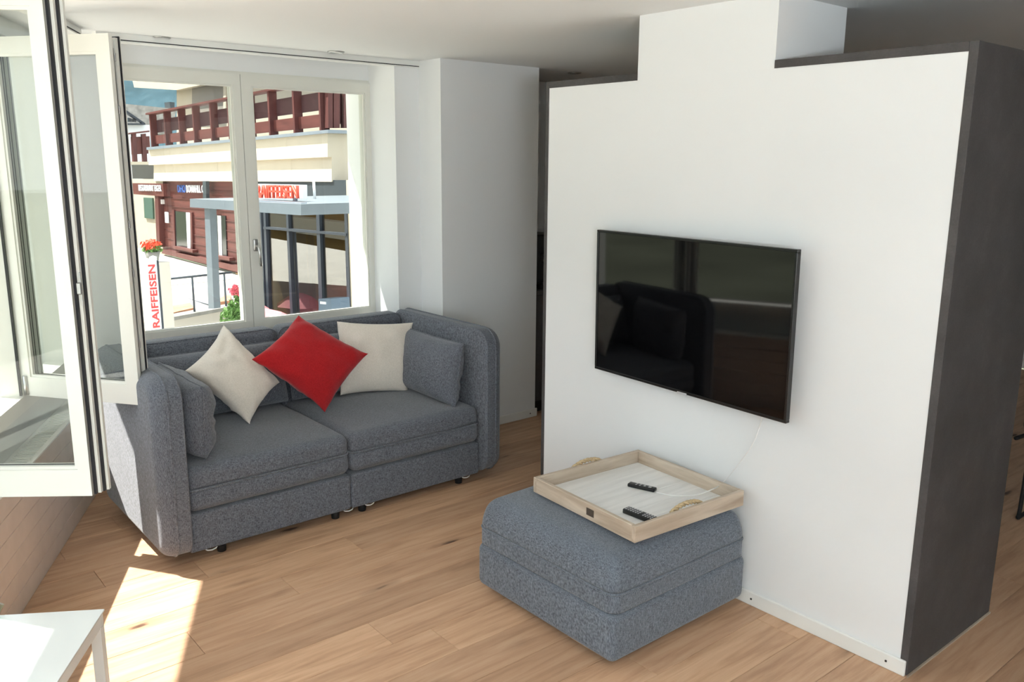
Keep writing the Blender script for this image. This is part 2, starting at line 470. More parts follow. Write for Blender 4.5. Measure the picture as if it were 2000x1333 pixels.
# floor with its boards, one object each
fl = struct(prism('floor', [(-2.75, -2.8, -.16), (8.0, -2.8, -.16), (8.0, 5.2, -.16), (1.25, 5.2, -.16)], (0, 0, .14), SUBFL))
def board_clip(x0, x1, y0, y1):
    # trim to the left wall plane
    def inside(p): return p[0] - (P0.x + (p[1]-P0.y)*CD.x/CD.y - .02)
    poly = [(x0, y0), (x1, y0), (x1, y1), (x0, y1)]; out = []
    for i in range(4):
        p, q = poly[i], poly[(i+1) % 4]; dp, dq = inside(p), inside(q)
        if dp >= 0: out.append(p)
        if dp*dq < 0:
            t = dp/(dp-dq); out.append((p[0]+(q[0]-p[0])*t, p[1]+(q[1]-p[1])*t))
    return out if len(out) >= 3 else None
PW = .184
row = 0; y = 1.3*1.73-PW*27
rng = random.Random(11)
while y < 4.8:
    x = -2.8 - rng.random()*1.6
    if abs(y-(1.3*1.73)) < .02: x = .947*1.73 - 4*1.62
    while x < 7.9:
        L = rng.choice((1.35, 1.62, 1.8, 2.1))
        if abs(y-(1.3*1.73)) < .02: L = 1.62
        x1 = min(x+L, 7.95); x0 = x; x += L
        if y+PW < .4 and (x1 < -.6 or x0 > 4.2) : continue
        if y < -.9: continue
        pl = board_clip(x0+.0007, x1-.0007, y+.0007, min(y+PW, YW+.02)-.0007)
        if not pl: continue
        bm = bm_new()
        lo = [bm.verts.new((a, b, -.02)) for a, b in pl]
        mi = [bm.verts.new((a, b, -.0012)) for a, b in pl]
        cx = sum(p[0] for p in pl)/len(pl); cy = sum(p[1] for p in pl)/len(pl)
        to = [bm.verts.new((a-math.copysign(.0012, a-cx), b-math.copysign(.0012, b-cy), 0)) for a, b in pl]
        bm.faces.new(to)
        for i in range(len(pl)):
            j = (i+1) % len(pl)
            bm.faces.new((mi[i], mi[j], to[j], to[i])); bm.faces.new((lo[i], lo[j], mi[j], mi[i]))
        obj('plank', bm, OAK, fl)
    y += PW

# ceiling and roof edge
struct(prism('ceiling', [LW(-7.2, .12, CEIL_Z), (8.0, -2.9, CEIL_Z), (8.0, 5.12, CEIL_Z), LW(1.76, .12, CEIL_Z)], (0, 0, .1), CEIL))
struct(prism('roof_slab', [LW(-8.0, .82, 2.412), (8.2, -3.4, 2.412), (8.2, YW+.43, 2.412), LW(1.97, .82, 2.412)], (0, 0, .2), WALL))

# left wall: clad parapet, ledge, lintel
wl = bm_new()
lbox(wl, -7, 1.404, .012, .40, -.15, .498)
lbox(wl, -7, 1.404, .115, .40, .498, .64)
lbox(wl, -7, 1.60, .08, .40, 2.235, CEIL_Z)
lbox(wl, 1.36, 1.60, .05, .40, -.15, CEIL_Z)
wall_left = struct(obj('wall_left', wl, SILLP), 'white parapet under the open windows on the left')
nb = 6; bh = .496/nb
for k in range(nb):
    lwbox('board', -3.6, 1.40, 0, .014, k*bh+.0012, (k+1)*bh-.0012, CLAD, wall_left, .002)
lwbox('ledge_rim', -3.6, 1.40, .0, .022, .497, .504, LACQ, wall_left)
lwbox('ledge_rim', -3.6, 1.40, .098, .114, .499, .503, LACQ, wall_left)
gs = -.9
while gs < 1.02:
    lwbox('grille_slat', gs, gs+.012, .022, .098, .4995, .5035, LACQ, wall_left); gs += .022
lwbox('ledge_plate', 1.03, 1.40, .022, .098, .499, .5035, LACQ, wall_left)
lwbox('ledge_plate', -3.6, -.9, .022, .098, .499, .5035, LACQ, wall_left)

# window wall with its opening
WX0, WX1, WZ0, WZ1 = 1.30, 2.855, .715, 2.205
bm = bm_new()
b_box(bm, 1.02, 3.0, YW, YW+.36, -.15, WZ0); b_box(bm, 1.02, 3.0, YW, YW+.36, WZ1, CEIL_Z)
b_box(bm, 1.02, WX0, YW, YW+.36, WZ0, WZ1); b_box(bm, WX1, 3.0, YW, YW+.36, WZ0, WZ1)
struct(obj('wall_window', bm, WALL))
struct(box('wall_pilaster', 2.815, 2.985, 4.48, YW+.001, 0, CEIL_Z, WALL))
struct(box('wall_column', 2.985, 3.752, 4.25, 5.12, 0, CEIL_Z, WALL))
struct(box('wall_kitchen', 3.752, 8.0, 4.98, 5.12, 0, CEIL_Z, WALL))
struct(box('wall_right', 8.0, 8.14, -2.9, 5.12, 0, CEIL_Z, WALL))
struct(box('wall_back', -2.9, 8.0, -3.0, -2.85, 0, CEIL_Z, WALL))
# skirting boards
def skirting(name, x0, x1, y0, y1, label, screws=()):
    b = struct(box(name, x0, x1, y0, y1, 0, .058, LACQ, None, .004), label)
    for p in screws:
        bm = bm_new(); b_box(bm, p[0]-.0035, p[0]+.0035, p[1]-.0035, p[1]+.0035, p[2]-.0035, p[2]+.0035, .001, 1)
        obj('screw', bm, BLACKP, b)
skirting('baseboard_column', 2.985, 3.764, 4.238, 4.25, 'white skirting at the grey lit column', [(3.70, 4.238, .03)])
skirting('baseboard_window', 1.10, 2.815, YW-.012, YW, 'white skirting under the far window')
# curtain rails on the ceiling
t1 = struct(box('trim_1', 1.18, 2.985, 4.47, 4.53, CEIL_Z-.040, CEIL_Z, LACQ))
box('rail_groove', 1.18, 2.983, 4.4685, 4.472, CEIL_Z-.0335, CEIL_Z-.029, GASK, t1)
t2 = struct(lwbox('trim_2', -3.5, 1.1, -.16, -.10, CEIL_Z-.035, CEIL_Z, LACQ))
lwbox('rail_groove', -3.5, 1.1, -.1625, -.159, CEIL_Z-.029, CEIL_Z-.024, GASK, t2)

# partition: white face framed in dark laminate, dark end panels, white shaft up to the ceiling
PY0, PY1, PZ = 1.145, 3.045, 2.085
pm = bm_new()
b_box(pm, XP, XP+.16, PY0+.028, PY1-.02, 0, PZ-.028)
wall_p = struct(obj('wall_partition', pm, WALL), 'white partition face that carries the television')
box('dark_end_panel', XP-.003, XP+.672, PY0, PY0+.028, .006, PZ, SLATE, wall_p, .001, 1)
box('dark_end_panel', XP-.003, XP+.672, PY1-.02, PY1, .006, PZ, SLATE, wall_p, .001, 1)
bm = bm_new()
b_box(bm, XP-.003, XP+.672, PY0+.028, 1.835, PZ-.028, PZ); b_box(bm, XP-.003, XP+.672, 2.485, PY1-.02, PZ-.028, PZ)
b_box(bm, XP+.45, XP+.672, 1.835, 2.485, PZ-.028, PZ)
obj('dark_top_panel', bm, SLATE, wall_p)
box('back_panel', XP+.652, XP+.672, PY0+.028, PY1-.02, .006, PZ-.028, SLATE, wall_p)
box('floor_trim', XP-.006, XP+.675, PY0-.006, PY0, 0, .006, TRAYW, wall_p)
struct(box('wall_shaft', XP, XP+.45, 1.835, 2.485, PZ-.028, CEIL_Z, WALL), 'white square shaft rising from the partition to the ceiling')
skirting('baseboard_partition', XP-.012, XP, PY0+.006, PY1-.02, 'white skirting with screws along the television partition',
         [(XP-.012, 1.217, .03), (XP-.012, 1.77, .03)])

# ------------------------------------------------------------------ windows
def ring(bm, M4, u0, u1, v0, v1, t0, t1, mu, mv0, mv1):
    for (a, b, c, d) in ((u0, u1, v0, v0+mv0), (u0, u1, v1-mv1, v1), (u0, u0+mu, v0+mv0, v1-mv1), (u1-mu, u1, v0+mv0, v1-mv1)):
        b_box(bm, a, b, t0, t1, c, d, 0, 2, M4)
def frame_m(org, u, t):
    m = Matrix.Identity(4)
    for i in range(3): m[i][0] = u[i]; m[i][1] = t[i]
    m.translation = Vector(org); return m
def sash(org, u, t, W, z0, z1, layers, parent, mu=.06, mb=.085, mt=.065, seal=True, flange=False):
    """org: free/near corner on the face, u along the width, t into the thickness; layers (t0,t1,inset,is_black)"""
    M4 = frame_m((org[0], org[1], 0), Vector(u).normalized(), Vector(t).normalized())
    bw, bk = bm_new(), bm_new()
    for (a, b, ins, black) in layers:
        if flange:      # the free stile steps outwards from layer to layer
            bb = bk if black else bw
            ring(bb, M4, 0, W, z0, z1, a, b, mu, mb, mt); b_box(bb, -ins, 0, a, b, z0, z1, 0, 2, M4)
        else:
            ring(bk if black else bw, M4, ins, W-ins, z0+ins, z1-ins, a, b, mu-ins, mb-ins, mt-ins)
    T = layers[-1][1]
    # glazing bead
    ring(bw, M4, mu, W-mu, z0+mb, z1-mt, .006, .02, .010, .010, .010)
    s = obj('sash', bw, FRAME, parent)
    if seal:
        ring(bk, M4, mu-.001, W-mu+.001, z0+mb-.001, z1-mt+.001, .021, .032, .004, .010, .004)
    obj('gasket', bk, GASK, s)
    bg = bm_new(); b_box(bg, mu-.002, W-mu+.002, T*.40, T*.40+.006, z0+mb-.002, z1-mt+.002, 0, 2, M4)
    obj('pane', bg, GLASS, s)
    return s, M4
LAY = [(0, .014, 0, 0), (.014, .026, .007, 1), (.026, .040, .016, 0), (.040, .052, .022, 1), (.052, .066, .030, 0)]
LAY2 = [(0, .018, 0, 0), (.018, .030, .008, 0), (.030, .042, .015, 0), (.042, .047, .022, 1), (.047, .064, .010, 0), (.064, .069, .004, 1), (.069, .076, .006, 0)]
LAYC = [(0, .024, 0, 0), (.024, .03, .006, 1), (.03, .08, .004, 0)]

# far window
w1 = bm_new()
MF = frame_m((0, 0, 0), (1, 0, 0), (0, 1, 0))
ring(w1, MF, WX0, WX1, WZ0, WZ1, YW-.004, YW+.09, .035, .035, .03)
b_box(w1, WX0-.02, WX1+.002, YW+.09, YW+.42, WZ0-.03, WZ0)
win1 = struct(obj('window_1', w1, FRAME), 'white two-sash window in the far wall behind the sofa')
bm = bm_new(); b_box(bm, WX1-.012, WX1-.004, YW+.05, YW+.09, WZ0+.04, WZ1-.04); b_box(bm, WX0+.004, WX0+.012, YW+.05, YW+.09, WZ0+.04, WZ1-.04)
obj('gasket', bm, GASK, win1)
sL, _ = sash((1.318, YW-.016), (1, 0, 0), (0, 1, 0), .670, .745, 2.19, LAYC, win1, .046, .05, .060)
sR, _ = sash((1.991, YW-.016), (1, 0, 0), (0, 1, 0), .850, .745, 2.19, LAYC, win1, .062, .05, .060)
bm = bm_new(); b_rbox(bm, (2.010, YW-.030, 1.205), (2.038, YW-.015, 1.275), .006, 1, 2)
b_tube(bm, [(2.024, YW-.028, 1.235), (2.024, YW-.052, 1.235), (2.027, YW-.060, 1.225), (2.032, YW-.060, 1.18), (2.036, YW-.058, 1.12)], [.007, .007, .009, .009, .008], 8)
obj('handle', bm, STEEL, sR, True)
for z in (.80, 2.125):
    bm = bm_new(); b_lathe(bm, [(0, z), (.008, z), (.008, z+.06), (0, z+.06)], 2.846, YW-.020, 10)
    obj('hinge', bm, STEEL, sR, True)

# left windows: fixed frame, two open sashes, closed lights on both sides
w2 = bm_new()
FZ0, FZ1 = .64, 2.235
lbox(w2, -7, 1.36, .10, .20, FZ0, .706); lbox(w2, -7, 1.36, .10, .20, 2.195, FZ1)
for s in (-5.7, -4.45, -3.2, -1.95, -.605, .612, 1.30):
    lbox(w2, s, s+(.03 if s == -.605 else .055 if s == .612 else .075), .10, .20, .70, 2.2)
lbox(w2, -7, 1.36, .20, .46, .60, .64)
win2 = struct(obj('window_2', w2, FRAME), 'row of white casement windows along the left wall, two sashes swung open')
bm = bm_new(); lbox(bm, -.59, .635, .205, .212, .70, .712); lbox(bm, .600, .611, .105, .115, .71, 2.19)
obj('gasket', bm, GASK, win2)
for s0, s1 in ((-5.625, -4.45), (-4.375, -3.2), (-3.125, -1.95), (-1.875, -.665)):
    o = LW(s0-.01, .085, 0)
    sash((o.x, o.y), CD, -ND, s1-s0+.02, .69, 2.21, LAYC, win2) if s0 < -1.9 else lwbox('pane', s0, s1+.06, .14, .146, .70, 2.2, GLASS, win2)
# sash opened towards the camera side
fr = Vector((.588, 2.717, 0)); ud = Vector((-.8, .6, 0)); td = Vector((.6, .8, 0))
s1, M1 = sash((fr.x, fr.y), ud, td, .615, .711, 2.20, LAY, win2, mu=.036, flange=True)
bm = bm_new(); b_box(bm, -.019, -.014, .0235, .0265, 1.30, 1.40, .001, 1, M1); b_box(bm, -.020, -.006, .016, .0265, 1.335, 1.37, .002, 1, M1)
obj('lock', bm, STEEL, s1)
# far sash, swung against the sofa arm
hg = Vector((.652, 4.139, 0)); fe = Vector((1.008, 3.650, 0)); u2 = (hg-fe).normalized(); t2v = Vector((-u2.y, u2.x, 0))
if t2v.dot(Vector((1, .4, 0))) < 0: t2v = -t2v
s2, M2 = sash((fe.x, fe.y), u2, t2v, .604, .711, 2.20, LAY2, win2)
bm = bm_new(); b_box(bm, .012, .017, .031, .041, .76, 2.15, 0, 1, M2)
for z in (.95, 1.25, 1.45, 1.9, 2.1): b_box(bm, .004, .016, .032, .040, z, z+.03, .001, 1, M2)
obj('lock', bm, STEEL, s2)
bm = bm_new(); hp = LW(.600, .085, 0); b_lathe(bm, [(0, .715), (.011, .715), (.011, .80), (0, .80)], hp.x, hp.y, 10)
obj('hinge', bm, STEEL, s2, True)
# pull cord in the corner of the room
a, b = PX(167, 150, 1, YW-.01), PX(178, 690, 1, YW-.01)
gw = thing('blind_cord', 'thin dark blind cord with clip in the corner left of the far window', 'cord', (b.x, YW-.008, b.z))
tube('cord', [(b.x, YW-.008, b.z), (b.x, YW-.008, a.z)], .0025, GASK, gw, 6)
box('clip', b.x-.014, b.x+.014, YW-.018, YW, a.z-.01, a.z+.065, GASK, gw, .003)

# ------------------------------------------------------------------ ceiling spots
for (px, py, lab) in ((314, 73, 'round recessed ceiling spot nearest the open sashes'), (656, 101, 'round recessed ceiling spot above the middle of the far window'), (1122, 142, 'round recessed ceiling spot behind the dark-edged partition')):
    p = PX(px, py, 2, CEIL_Z)
    s = thing('ceiling_spot', lab, 'light', (p.x, p.y, CEIL_Z-.03), 'recessed ceiling spots')
    lathe('ring', [(.030, CEIL_Z), (.046, CEIL_Z), (.047, CEIL_Z-.003), (.040, CEIL_Z-.007), (.031, CEIL_Z-.004), (.030, CEIL_Z)], p.x, p.y, STEEL, s)
    lathe('lamp', [(.0, CEIL_Z-.003), (.024, CEIL_Z-.003), (.029, CEIL_Z-.0005), (.029, CEIL_Z)], p.x, p.y, WHITEP, s)

# ------------------------------------------------------------------ sofa
SX0, SX1, SY0, SY1 = 1.127, 2.706, 3.52, 4.27
SM = (SX0+SX1)/2
sofa = thing('sofa', 'dark grey two-seat fabric sofa under the far window', 'sofa', (SM, 3.95, 0))
for i, (a, b) in enumerate(((SX0, SM-.002), (SM+.002, SX1))):
    rbox('base', (a, SY0, .045), (b, SY1, .222), .012, GREYF, sofa, 4, 3)
    def crown(q, a=a, b=b):
        u = (q.x-a)/(b-a)*2-1; v = (q.y-SY0)/(SY1-SY0)*2-1
        top = max(0, (q.z-.30)/.13)
        z = q.z + .028*top*(1-u*u)*(1-v*v) + .004*mnoise.noise(q*6)*top
        # sides bulge slightly
        bul = .006*math.sin(max(0, min(1, (q.z-.225)/.105))*math.pi) - .010*math.exp(-((q.z-.332)/.007)**2)
        x = q.x + (bul if u > .97 else -bul if u < -.97 else 0)*.5
        return Vector((x, q.y-bul if v < -.9 else q.y, z))
    st = rbox('seat_cushion', (a+.002, SY0-.006, .226), (b-.002, SY1, .430), .042, GREYF, sofa, 22, 5, crown)
    pts = [(p[0], p[1], .332) for p in rrect((a+b)/2, (SY0+SY1)/2-.003, (b-a)/2-.001, (SY1-SY0)/2+.0045, .040, 5)]
    tube('piping', pts, .005, GREYF, st, 6, True)
def arm(xi, sgn):
    """xi: inner face, sgn: direction of the outer side; the outer edge is broadly rounded, a seam runs where the rounding starts"""
    T, ro, ri = .124, .060, .016
    def prof(ins): return rrect(3.92, .4525, .46-ins, .3975-ins, [max(.004, r-ins) for r in (.085, .10, .09, .08)], 7)
    seq = [(0, ri)] + [(ri*(1-math.cos(k/4*math.pi/2)), ri*(1-math.sin(k/4*math.pi/2))) for k in range(1, 5)]
    seq += [(T-ro+ro*math.sin(k/8*math.pi/2), ro*(1-math.cos(k/8*math.pi/2))) for k in range(0, 9)]
    bm = bm_new(); R = []
    for x, ins in seq:
        R.append([bm.verts.new((xi+sgn*x, p[0], p[1]+.003*mnoise.noise(Vector((p[0]*5, xi*9, p[1]*5))))) for p in prof(ins)])
    n = len(R[0])
    for A, B in zip(R, R[1:]):
        for k in range(n): bm.faces.new((A[k], A[(k+1) % n], B[(k+1) % n], B[k]))
    bm.faces.new(R[0]); bm.faces.new(R[-1])
    bmesh.ops.recalc_face_normals(bm, faces=bm.faces)
    o = obj('armrest', bm, GREYF, sofa, True)
    for x, ins in ((T-ro, -.0015), (.010, .002)):
        tube('piping', [(xi+sgn*x, p[0], p[1]) for p in prof(ins)], .0045, GREYF, o, 6, True)
    return o
arm(SX0-.002, -1); arm(SX1+.002, 1)
for a, b in ((SX0, SM-.003), (SM+.003, SX1)):
    pr = rrect((a+b)/2, .4475, (b-a)/2, .3925, [.05, .05, .03, .03], 6)
    bm = bm_new(); b_prism(bm, [(p[0], SY1+.002, p[1]) for p in pr], (0, .126, 0), .030, 4)
    o = obj('backrest', bm, GREYF, sofa, True)
    tube('piping', [(p[0], SY1+.014, .4475+(p[1]-.4475)*.986) for p in pr], .0045, GREYF, o, 6, True)
for x in (1.28, 1.85, 2.0, 2.60):
    for yy in (SY0+.05, SY1-.08):
        lathe('foot', [(0, 0), (.019, 0), (.022, .045), (0, .045)], x, yy, RUBBER, sofa, 12)
for x in (1.22, 1.90, 2.02, 2.62):
    tube('ribbon_loop', [(x-.026, SY0+.008, .046), (x-.018, SY0+.004, .041), (x, SY0+.002, .038), (x+.018, SY0+.004, .041), (x+.026, SY0+.008, .046)], .0028, WHITEP, sofa, 6)

def cushion(name, label, c4, t, mat, group=None, **kw):
    o = pillow(name, c4, t, mat, None, **kw); tag(o, label, 'cushion', group); return o
SEAT = .452
cushion('back_cushion', 'long grey back cushion behind the cream diamond pillow', [(1.16, 4.235, .775), (1.905, 4.235, .775), (1.905, 4.165, .455), (1.16, 4.165, .455)], .15, GREYF, 'grey sofa cushions', pinch=.01, wrinkle=.006, p=7, piping=.004, seed=1)
cushion('back_cushion', 'long grey back cushion behind the square cream pillow', [(1.93, 4.235, .775), (2.66, 4.235, .775), (2.66, 4.165, .455), (1.93, 4.165, .455)], .15, GREYF, 'grey sofa cushions', pinch=.01, wrinkle=.006, p=7, piping=.004, seed=2)
cushion('side_cushion', 'grey cushion leaning on the left armrest', [(1.205, 4.00, .80), (1.235, 3.545, .775), (1.238, 3.565, .447), (1.21, 4.00, .455)], .17, GREYF, 'grey sofa cushions', pinch=.03, wrinkle=.012, p=5, piping=.004, seed=3)
cushion('side_cushion', 'grey cushion leaning on the right armrest', [(2.610, 4.06, .785), (2.640, 3.575, .770), (2.585, 3.575, .432), (2.560, 4.06, .452)], .17, GREYF, 'grey sofa cushions', pinch=.035, wrinkle=.012, p=3.6, piping=.004, seed=4)
cushion('throw_pillow', 'cream pillow standing on its corner at the left of the sofa', [(1.325, 4.02, .740), (1.572, 4.14, .915), (1.785, 3.99, .615), (1.575, 3.90, .452)], .17, CREAM, None, pinch=.10, wrinkle=.034, seed=5, p=2.2)
cushion('throw_pillow', 'red pillow standing on its corner in the middle of the sofa', [(1.620, 3.93, .770), (1.945, 4.08, .930), (2.250, 3.90, .715), (1.965, 3.86, .452)], .14, REDF, None, pinch=.08, wrinkle=.030, seed=6, p=2.2)
cushion('throw_pillow', 'square cream pillow leaning at the right of the sofa', [(2.195, 4.13, .862), (2.640, 4.06, .815), (2.545, 3.98, .440), (2.165, 4.07, .462)], .14, CREAM, None, pinch=.06, wrinkle=.020, seed=7, p=2.4)

# ------------------------------------------------------------------ pouf, tray, remotes, cable
OX0, OX1, OY0, OY1 = 1.953, 2.712, 1.795, 2.560
ott = thing('pouf', 'square grey woven pouf in front of the television', 'pouf', ((OX0+OX1)/2, (OY0+OY1)/2, 0))
rbox('base', (OX0, OY0, .030), (OX1, OY1, .214), .030, GREYF2, ott, 4, 3)
OCX, OCY = (OX0+OX1)/2, (OY0+OY1)/2
def ocrown(q):
    u = (q.x-OCX)/(OX1-OX0)*2; v = (q.y-OCY)/(OY1-OY0)*2
    top = max(0, (q.z-.28)/.13); k = 1-.085*top*top
    z = q.z+.034*top*(1-u*u)*(1-v*v)
    k -= .016*math.exp(-((q.z-.286)/.006)**2)
    return Vector((OCX+(q.x-OCX)*k, OCY+(q.y-OCY)*k, max(.217, z)))
oc = rbox('seat_cushion', (OX0+.003, OY0+.003, .172), (OX1-.003, OY1-.003, .408), .045, GREYF2, ott, 26, 6, ocrown)
tube('piping', [(p[0], p[1], .286) for p in rrect((OX0+OX1)/2, (OY0+OY1)/2, (OX1-OX0)/2-.004, (OY1-OY0)/2-.004, .044, 8)], .0045, GREYF2, oc, 6, True)
for x in (OX0+.09, OX1-.09):
    for yy in (OY0+.09, OY1-.09):
        lathe('foot', [(0, 0), (.020, 0), (.022, .032), (0, .032)], x, yy, RUBBER, ott, 12)

TC = Vector((2.380, 2.090, .441)); TA = math.radians(-3.7); TH = .2875
TM = Matrix.Translation(TC) @ Matrix.Rotation(TA, 4, 'Z')
tray = thing('serving_tray', 'square whitewashed wooden tray with rope handles on the pouf', 'tray', TC)
def tbox(name, x0, x1, y0, y1, z0, z1, mat, parent, bev=.002):
    bm = bm_new(); b_box(bm, x0, x1, y0, y1, z0, z1, bev, 1, TM); return obj(name, bm, mat, parent)
fr_front = tbox('side', -TH, TH, -TH, -TH+.017, 0, .062, TRAYW, tray)
tbox('side', -TH, TH, TH-.017, TH, 0, .062, TRAYW, tray)
fr_left = tbox('side', -TH, -TH+.017, -TH+.0175, TH-.0175, 0, .062, TRAYW2, tray)
tbox('side', TH-.017, TH, -TH+.0175, TH-.0175, 0, .062, TRAYW2, tray)
for k in range(6):
    w = (2*TH-.036)/6
    tbox('bottom_board', -TH+.018, TH-.018, -TH+.018+k*w+.0003, -TH+.018+(k+1)*w-.0003, .004, .012, TRAYB, tray, .0006)
tbox('name_plate', -TH-.002, -TH, -.075, -.035, .018, .046, PLATE, fr_left, .0005)
for sy in (-1, 1):
    bm = bm_new(); yy = sy*(TH-.011)
    # twisted rope: two strands
    for ph in (0, math.pi):
        pts = []
        for k in range(41):
            f_ = k/40; x = -.075+.15*f_; z = .050+.020*math.sin(math.pi*f_)**.6 if 0 < f_ < 1 else .050
            a = f_*26+ph
            yo = .018
            pts.append(TM @ Vector((x, yy+yo+.0045*math.cos(a), z+.0045*math.sin(a))))
        b_tube(bm, pts, .0055, 6)
    for x in (-.075, .075):
        b_rbox(bm, TM @ Vector((x-.010, yy+.018-.010, .040)), TM @ Vector((x+.010, yy+.018+.010, .060)), .009, 1, 2)
    obj('rope_handle', bm, ROPE, tray, True)

def floor_pt(px, py, z): return PX(px, py, 2, z)
def remote(label, p0, p1, w, hgt, z, btn):
    """p0,p1 end points on the tray floor"""
    a, b = Vector(p0), Vector(p1); L = (b-a).length; d = (b-a).normalized(); n = Vector((-d.y, d.x, 0))
    M4 = frame_m(((a+b)/2), d, n); M4.translation.z = z
    bm = bm_new(); b_box(bm, -L/2, L/2, -w/2, w/2, 0, hgt, .004, 3, M4)
    r = obj('remote_control', bm, BLACKP, None, True); tag(r, label, 'remote')
    for (u, v, du, dv) in btn:
        bb = bm_new(); b_box(bb, u*L-du/2, u*L+du/2, v*w-dv/2, v*w+dv/2, hgt-.0005, hgt+.0015, .0006, 1, M4)
        obj('button', bb, BUTTON, r)
    return r
TZ = TC.z+.0125
remote('small slim black remote lying in the middle of the tray', floor_pt(1228, 949, TZ), floor_pt(1280, 961, TZ), .030, .014, TZ,
       [(.3, 0, .012, .012), (.1, .0, .008, .010), (-.06, .2, .006, .006), (-.06, -.2, .006, .006), (-.2, .2, .006, .006), (-.2, -.2, .006, .006)])
btn = [(-.42+.085*i, -.28+.28*j, .006, .006) for i in range(11) for j in range(3) if i != 6]
remote('large black button remote at the front corner of the tray', floor_pt(1222, 1000, TZ), floor_pt(1278, 1022, TZ), .040, .018, TZ, btn)

# television
tv = thing('television', 'black flat television mounted on the white partition', 'television', (2.66, 2.1, .82))
TY0, TY1, TZ0, TZ1 = 1.616, 2.634, .814, 1.438
box('body', 2.672, 2.690, TY0+.01, TY1-.01, TZ0+.01, TZ1-.01, BLACKP, tv, .004)
bm = bm_new()
for (a, b, c, d) in ((TY0, TY1, TZ0, TZ0+.011), (TY0, TY1, TZ1-.010, TZ1), (TY0, TY0+.010, TZ0+.011, TZ1-.010), (TY1-.010, TY1, TZ0+.011, TZ1-.010)):
    b_box(bm, 2.652, 2.674, a, b, c, d, .0015, 1)
bez = obj('bezel', bm, BLACKP, tv)
box('screen', 2.656, 2.673, TY0+.0095, TY1-.0095, TZ0+.0105, TZ1-.0095, SCREEN, tv)
box('logo_bar', 2.6505, 2.654, 2.085, 2.135, TZ0-.004, TZ0+.006, BUTTON, bez, .001)
tv.rotation_euler = (0, math.radians(-.7), math.radians(-3.1))
box('wall_mount', 2.688, XP-.003, 1.95, 2.30, .98, 1.28, BLACKP, tv, .003)

# white cable from the television down into the tray
cp = [(2.70, 1.765, .84), (2.715, 1.775, .78)]
for (px, py, x) in ((1485, 828, 2.72), (1470, 868, 2.715), (1440, 910, 2.70), (1410, 945, 2.675)):
    cp.append(PX(px, py, 0, x))
cp += [floor_pt(1390, 957, TC.z+.066), floor_pt(1360, 967, TC.z+.030), floor_pt(1325, 969, TZ+.004), floor_pt(1300, 966, TZ+.003), floor_pt(1281, 962, TZ+.006)]
def spline(pts, k=6):
    pts = [Vector(p) for p in pts]; out = []
    for i in range(len(pts)-1):
        a, b = pts[i], pts[i+1]; p = pts[max(i-1, 0)]; n = pts[min(i+2, len(pts)-1)]
        for j in range(k):
            t = j/k
            out.append(.5*((2*a) + (b-p)*t + (2*p-5*a+4*b-n)*t*t + (3*a-p-3*b+n)*t**3))
    out.append(pts[-1]); return out
cb = tube('cable', spline(cp), .0020, WHITEP, None, 8); tag(cb, 'thin white cable hanging from the television into the tray', 'cable')

# ------------------------------------------------------------------ white side table in the foreground
TT = .42
q = floor_pt(204, 1190, TT)
e1 = (floor_pt(0, 1202, TT)-q); e1.z = 0; e1.normalize()          # far edge
e2 = Vector((e1.y, -e1.x, 0))
if e2.y > 0: e2 = -e2
M4 = frame_m((q.x, q.y, 0), e1, e2)
tab = thing('side_table', 'white glass-topped side table in the lower left corner', 'table', (q.x, q.y, 0))
def fbox(name, a, b, c, d, e, f_, mat, parent, bev=.001):
    bm = bm_new(); b_box(bm, a, b, c, d, e, f_, bev, 2, M4); return obj(name, bm, mat, parent)
TG = M_plain('table_glass', (236, 240, 240), .12, var=.005)
fbox('glass_top', 0, .45, 0, .95, TT-.006, TT, TG, tab)
fbox('apron', .004, .446, .004, .030, TT-.045, TT-.0065, LACQ, tab)
fbox('apron', .004, .446, .920, .946, TT-.045, TT-.0065, LACQ, tab)
fbox('apron', .004, .030, .031, .919, TT-.045, TT-.0065, LACQ, tab)
fbox('apron', .420, .446, .031, .919, TT-.045, TT-.0065, LACQ, tab)
for a in (.004, .416):
    for c in (.004, .916):
        fbox('leg', a, a+.030, c, c+.030, 0, TT-.046, LACQ, tab)
gd = floor_pt(-32, 1212, TT)
GG = M_glass('green_glass', (.82, .93, .86))
bm = bm_new(); b_lathe(bm, [(0, TT+.003), (.035, TT+.003), (.05, TT+.03), (.056, TT+.031), (.04, TT), (0, TT)], gd.x, gd.y, 8)
tag(obj('glass_dish', bm, GG), 'small clear glass dish on the white table at the picture edge', 'dish')

# ------------------------------------------------------------------ dining chair behind the partition
NAVY = M_fabric('navy_weave', (22, 24, 38), (44, 46, 62))
ch = thing('dining_chair', 'dark navy dining chair with black tube sled legs behind the partition', 'chair', (4.62, 1.22, 0))
def chair_rail(yy):
    pts = [(4.30, yy, .46), (4.46, yy, .445), (4.50, yy, .41), (4.485, yy, .06), (4.47, yy, .014), (4.52, yy, .011), (4.85, yy, .011), (4.90, yy, .03), (4.895, yy, .40), (4.86, yy, .445), (4.55, yy, .45)]
    return spline(pts, 4)
for yy in (1.43, 1.02):
    tube('leg', chair_rail(yy), .010, RUBBER, ch, 8)
for z in (.20, .25):
    tube('stretcher', [(4.488, 1.02, z), (4.488, 1.43, z)], .006, RUBBER, ch, 8)
rbox('seat', (4.44, .99, .46), (4.94, 1.46, .54), .030, NAVY, ch, 5, 4)
rbox('backrest', (4.42, 1.00, .50), (4.475, 1.45, .93), .025, NAVY, ch, 5, 4)

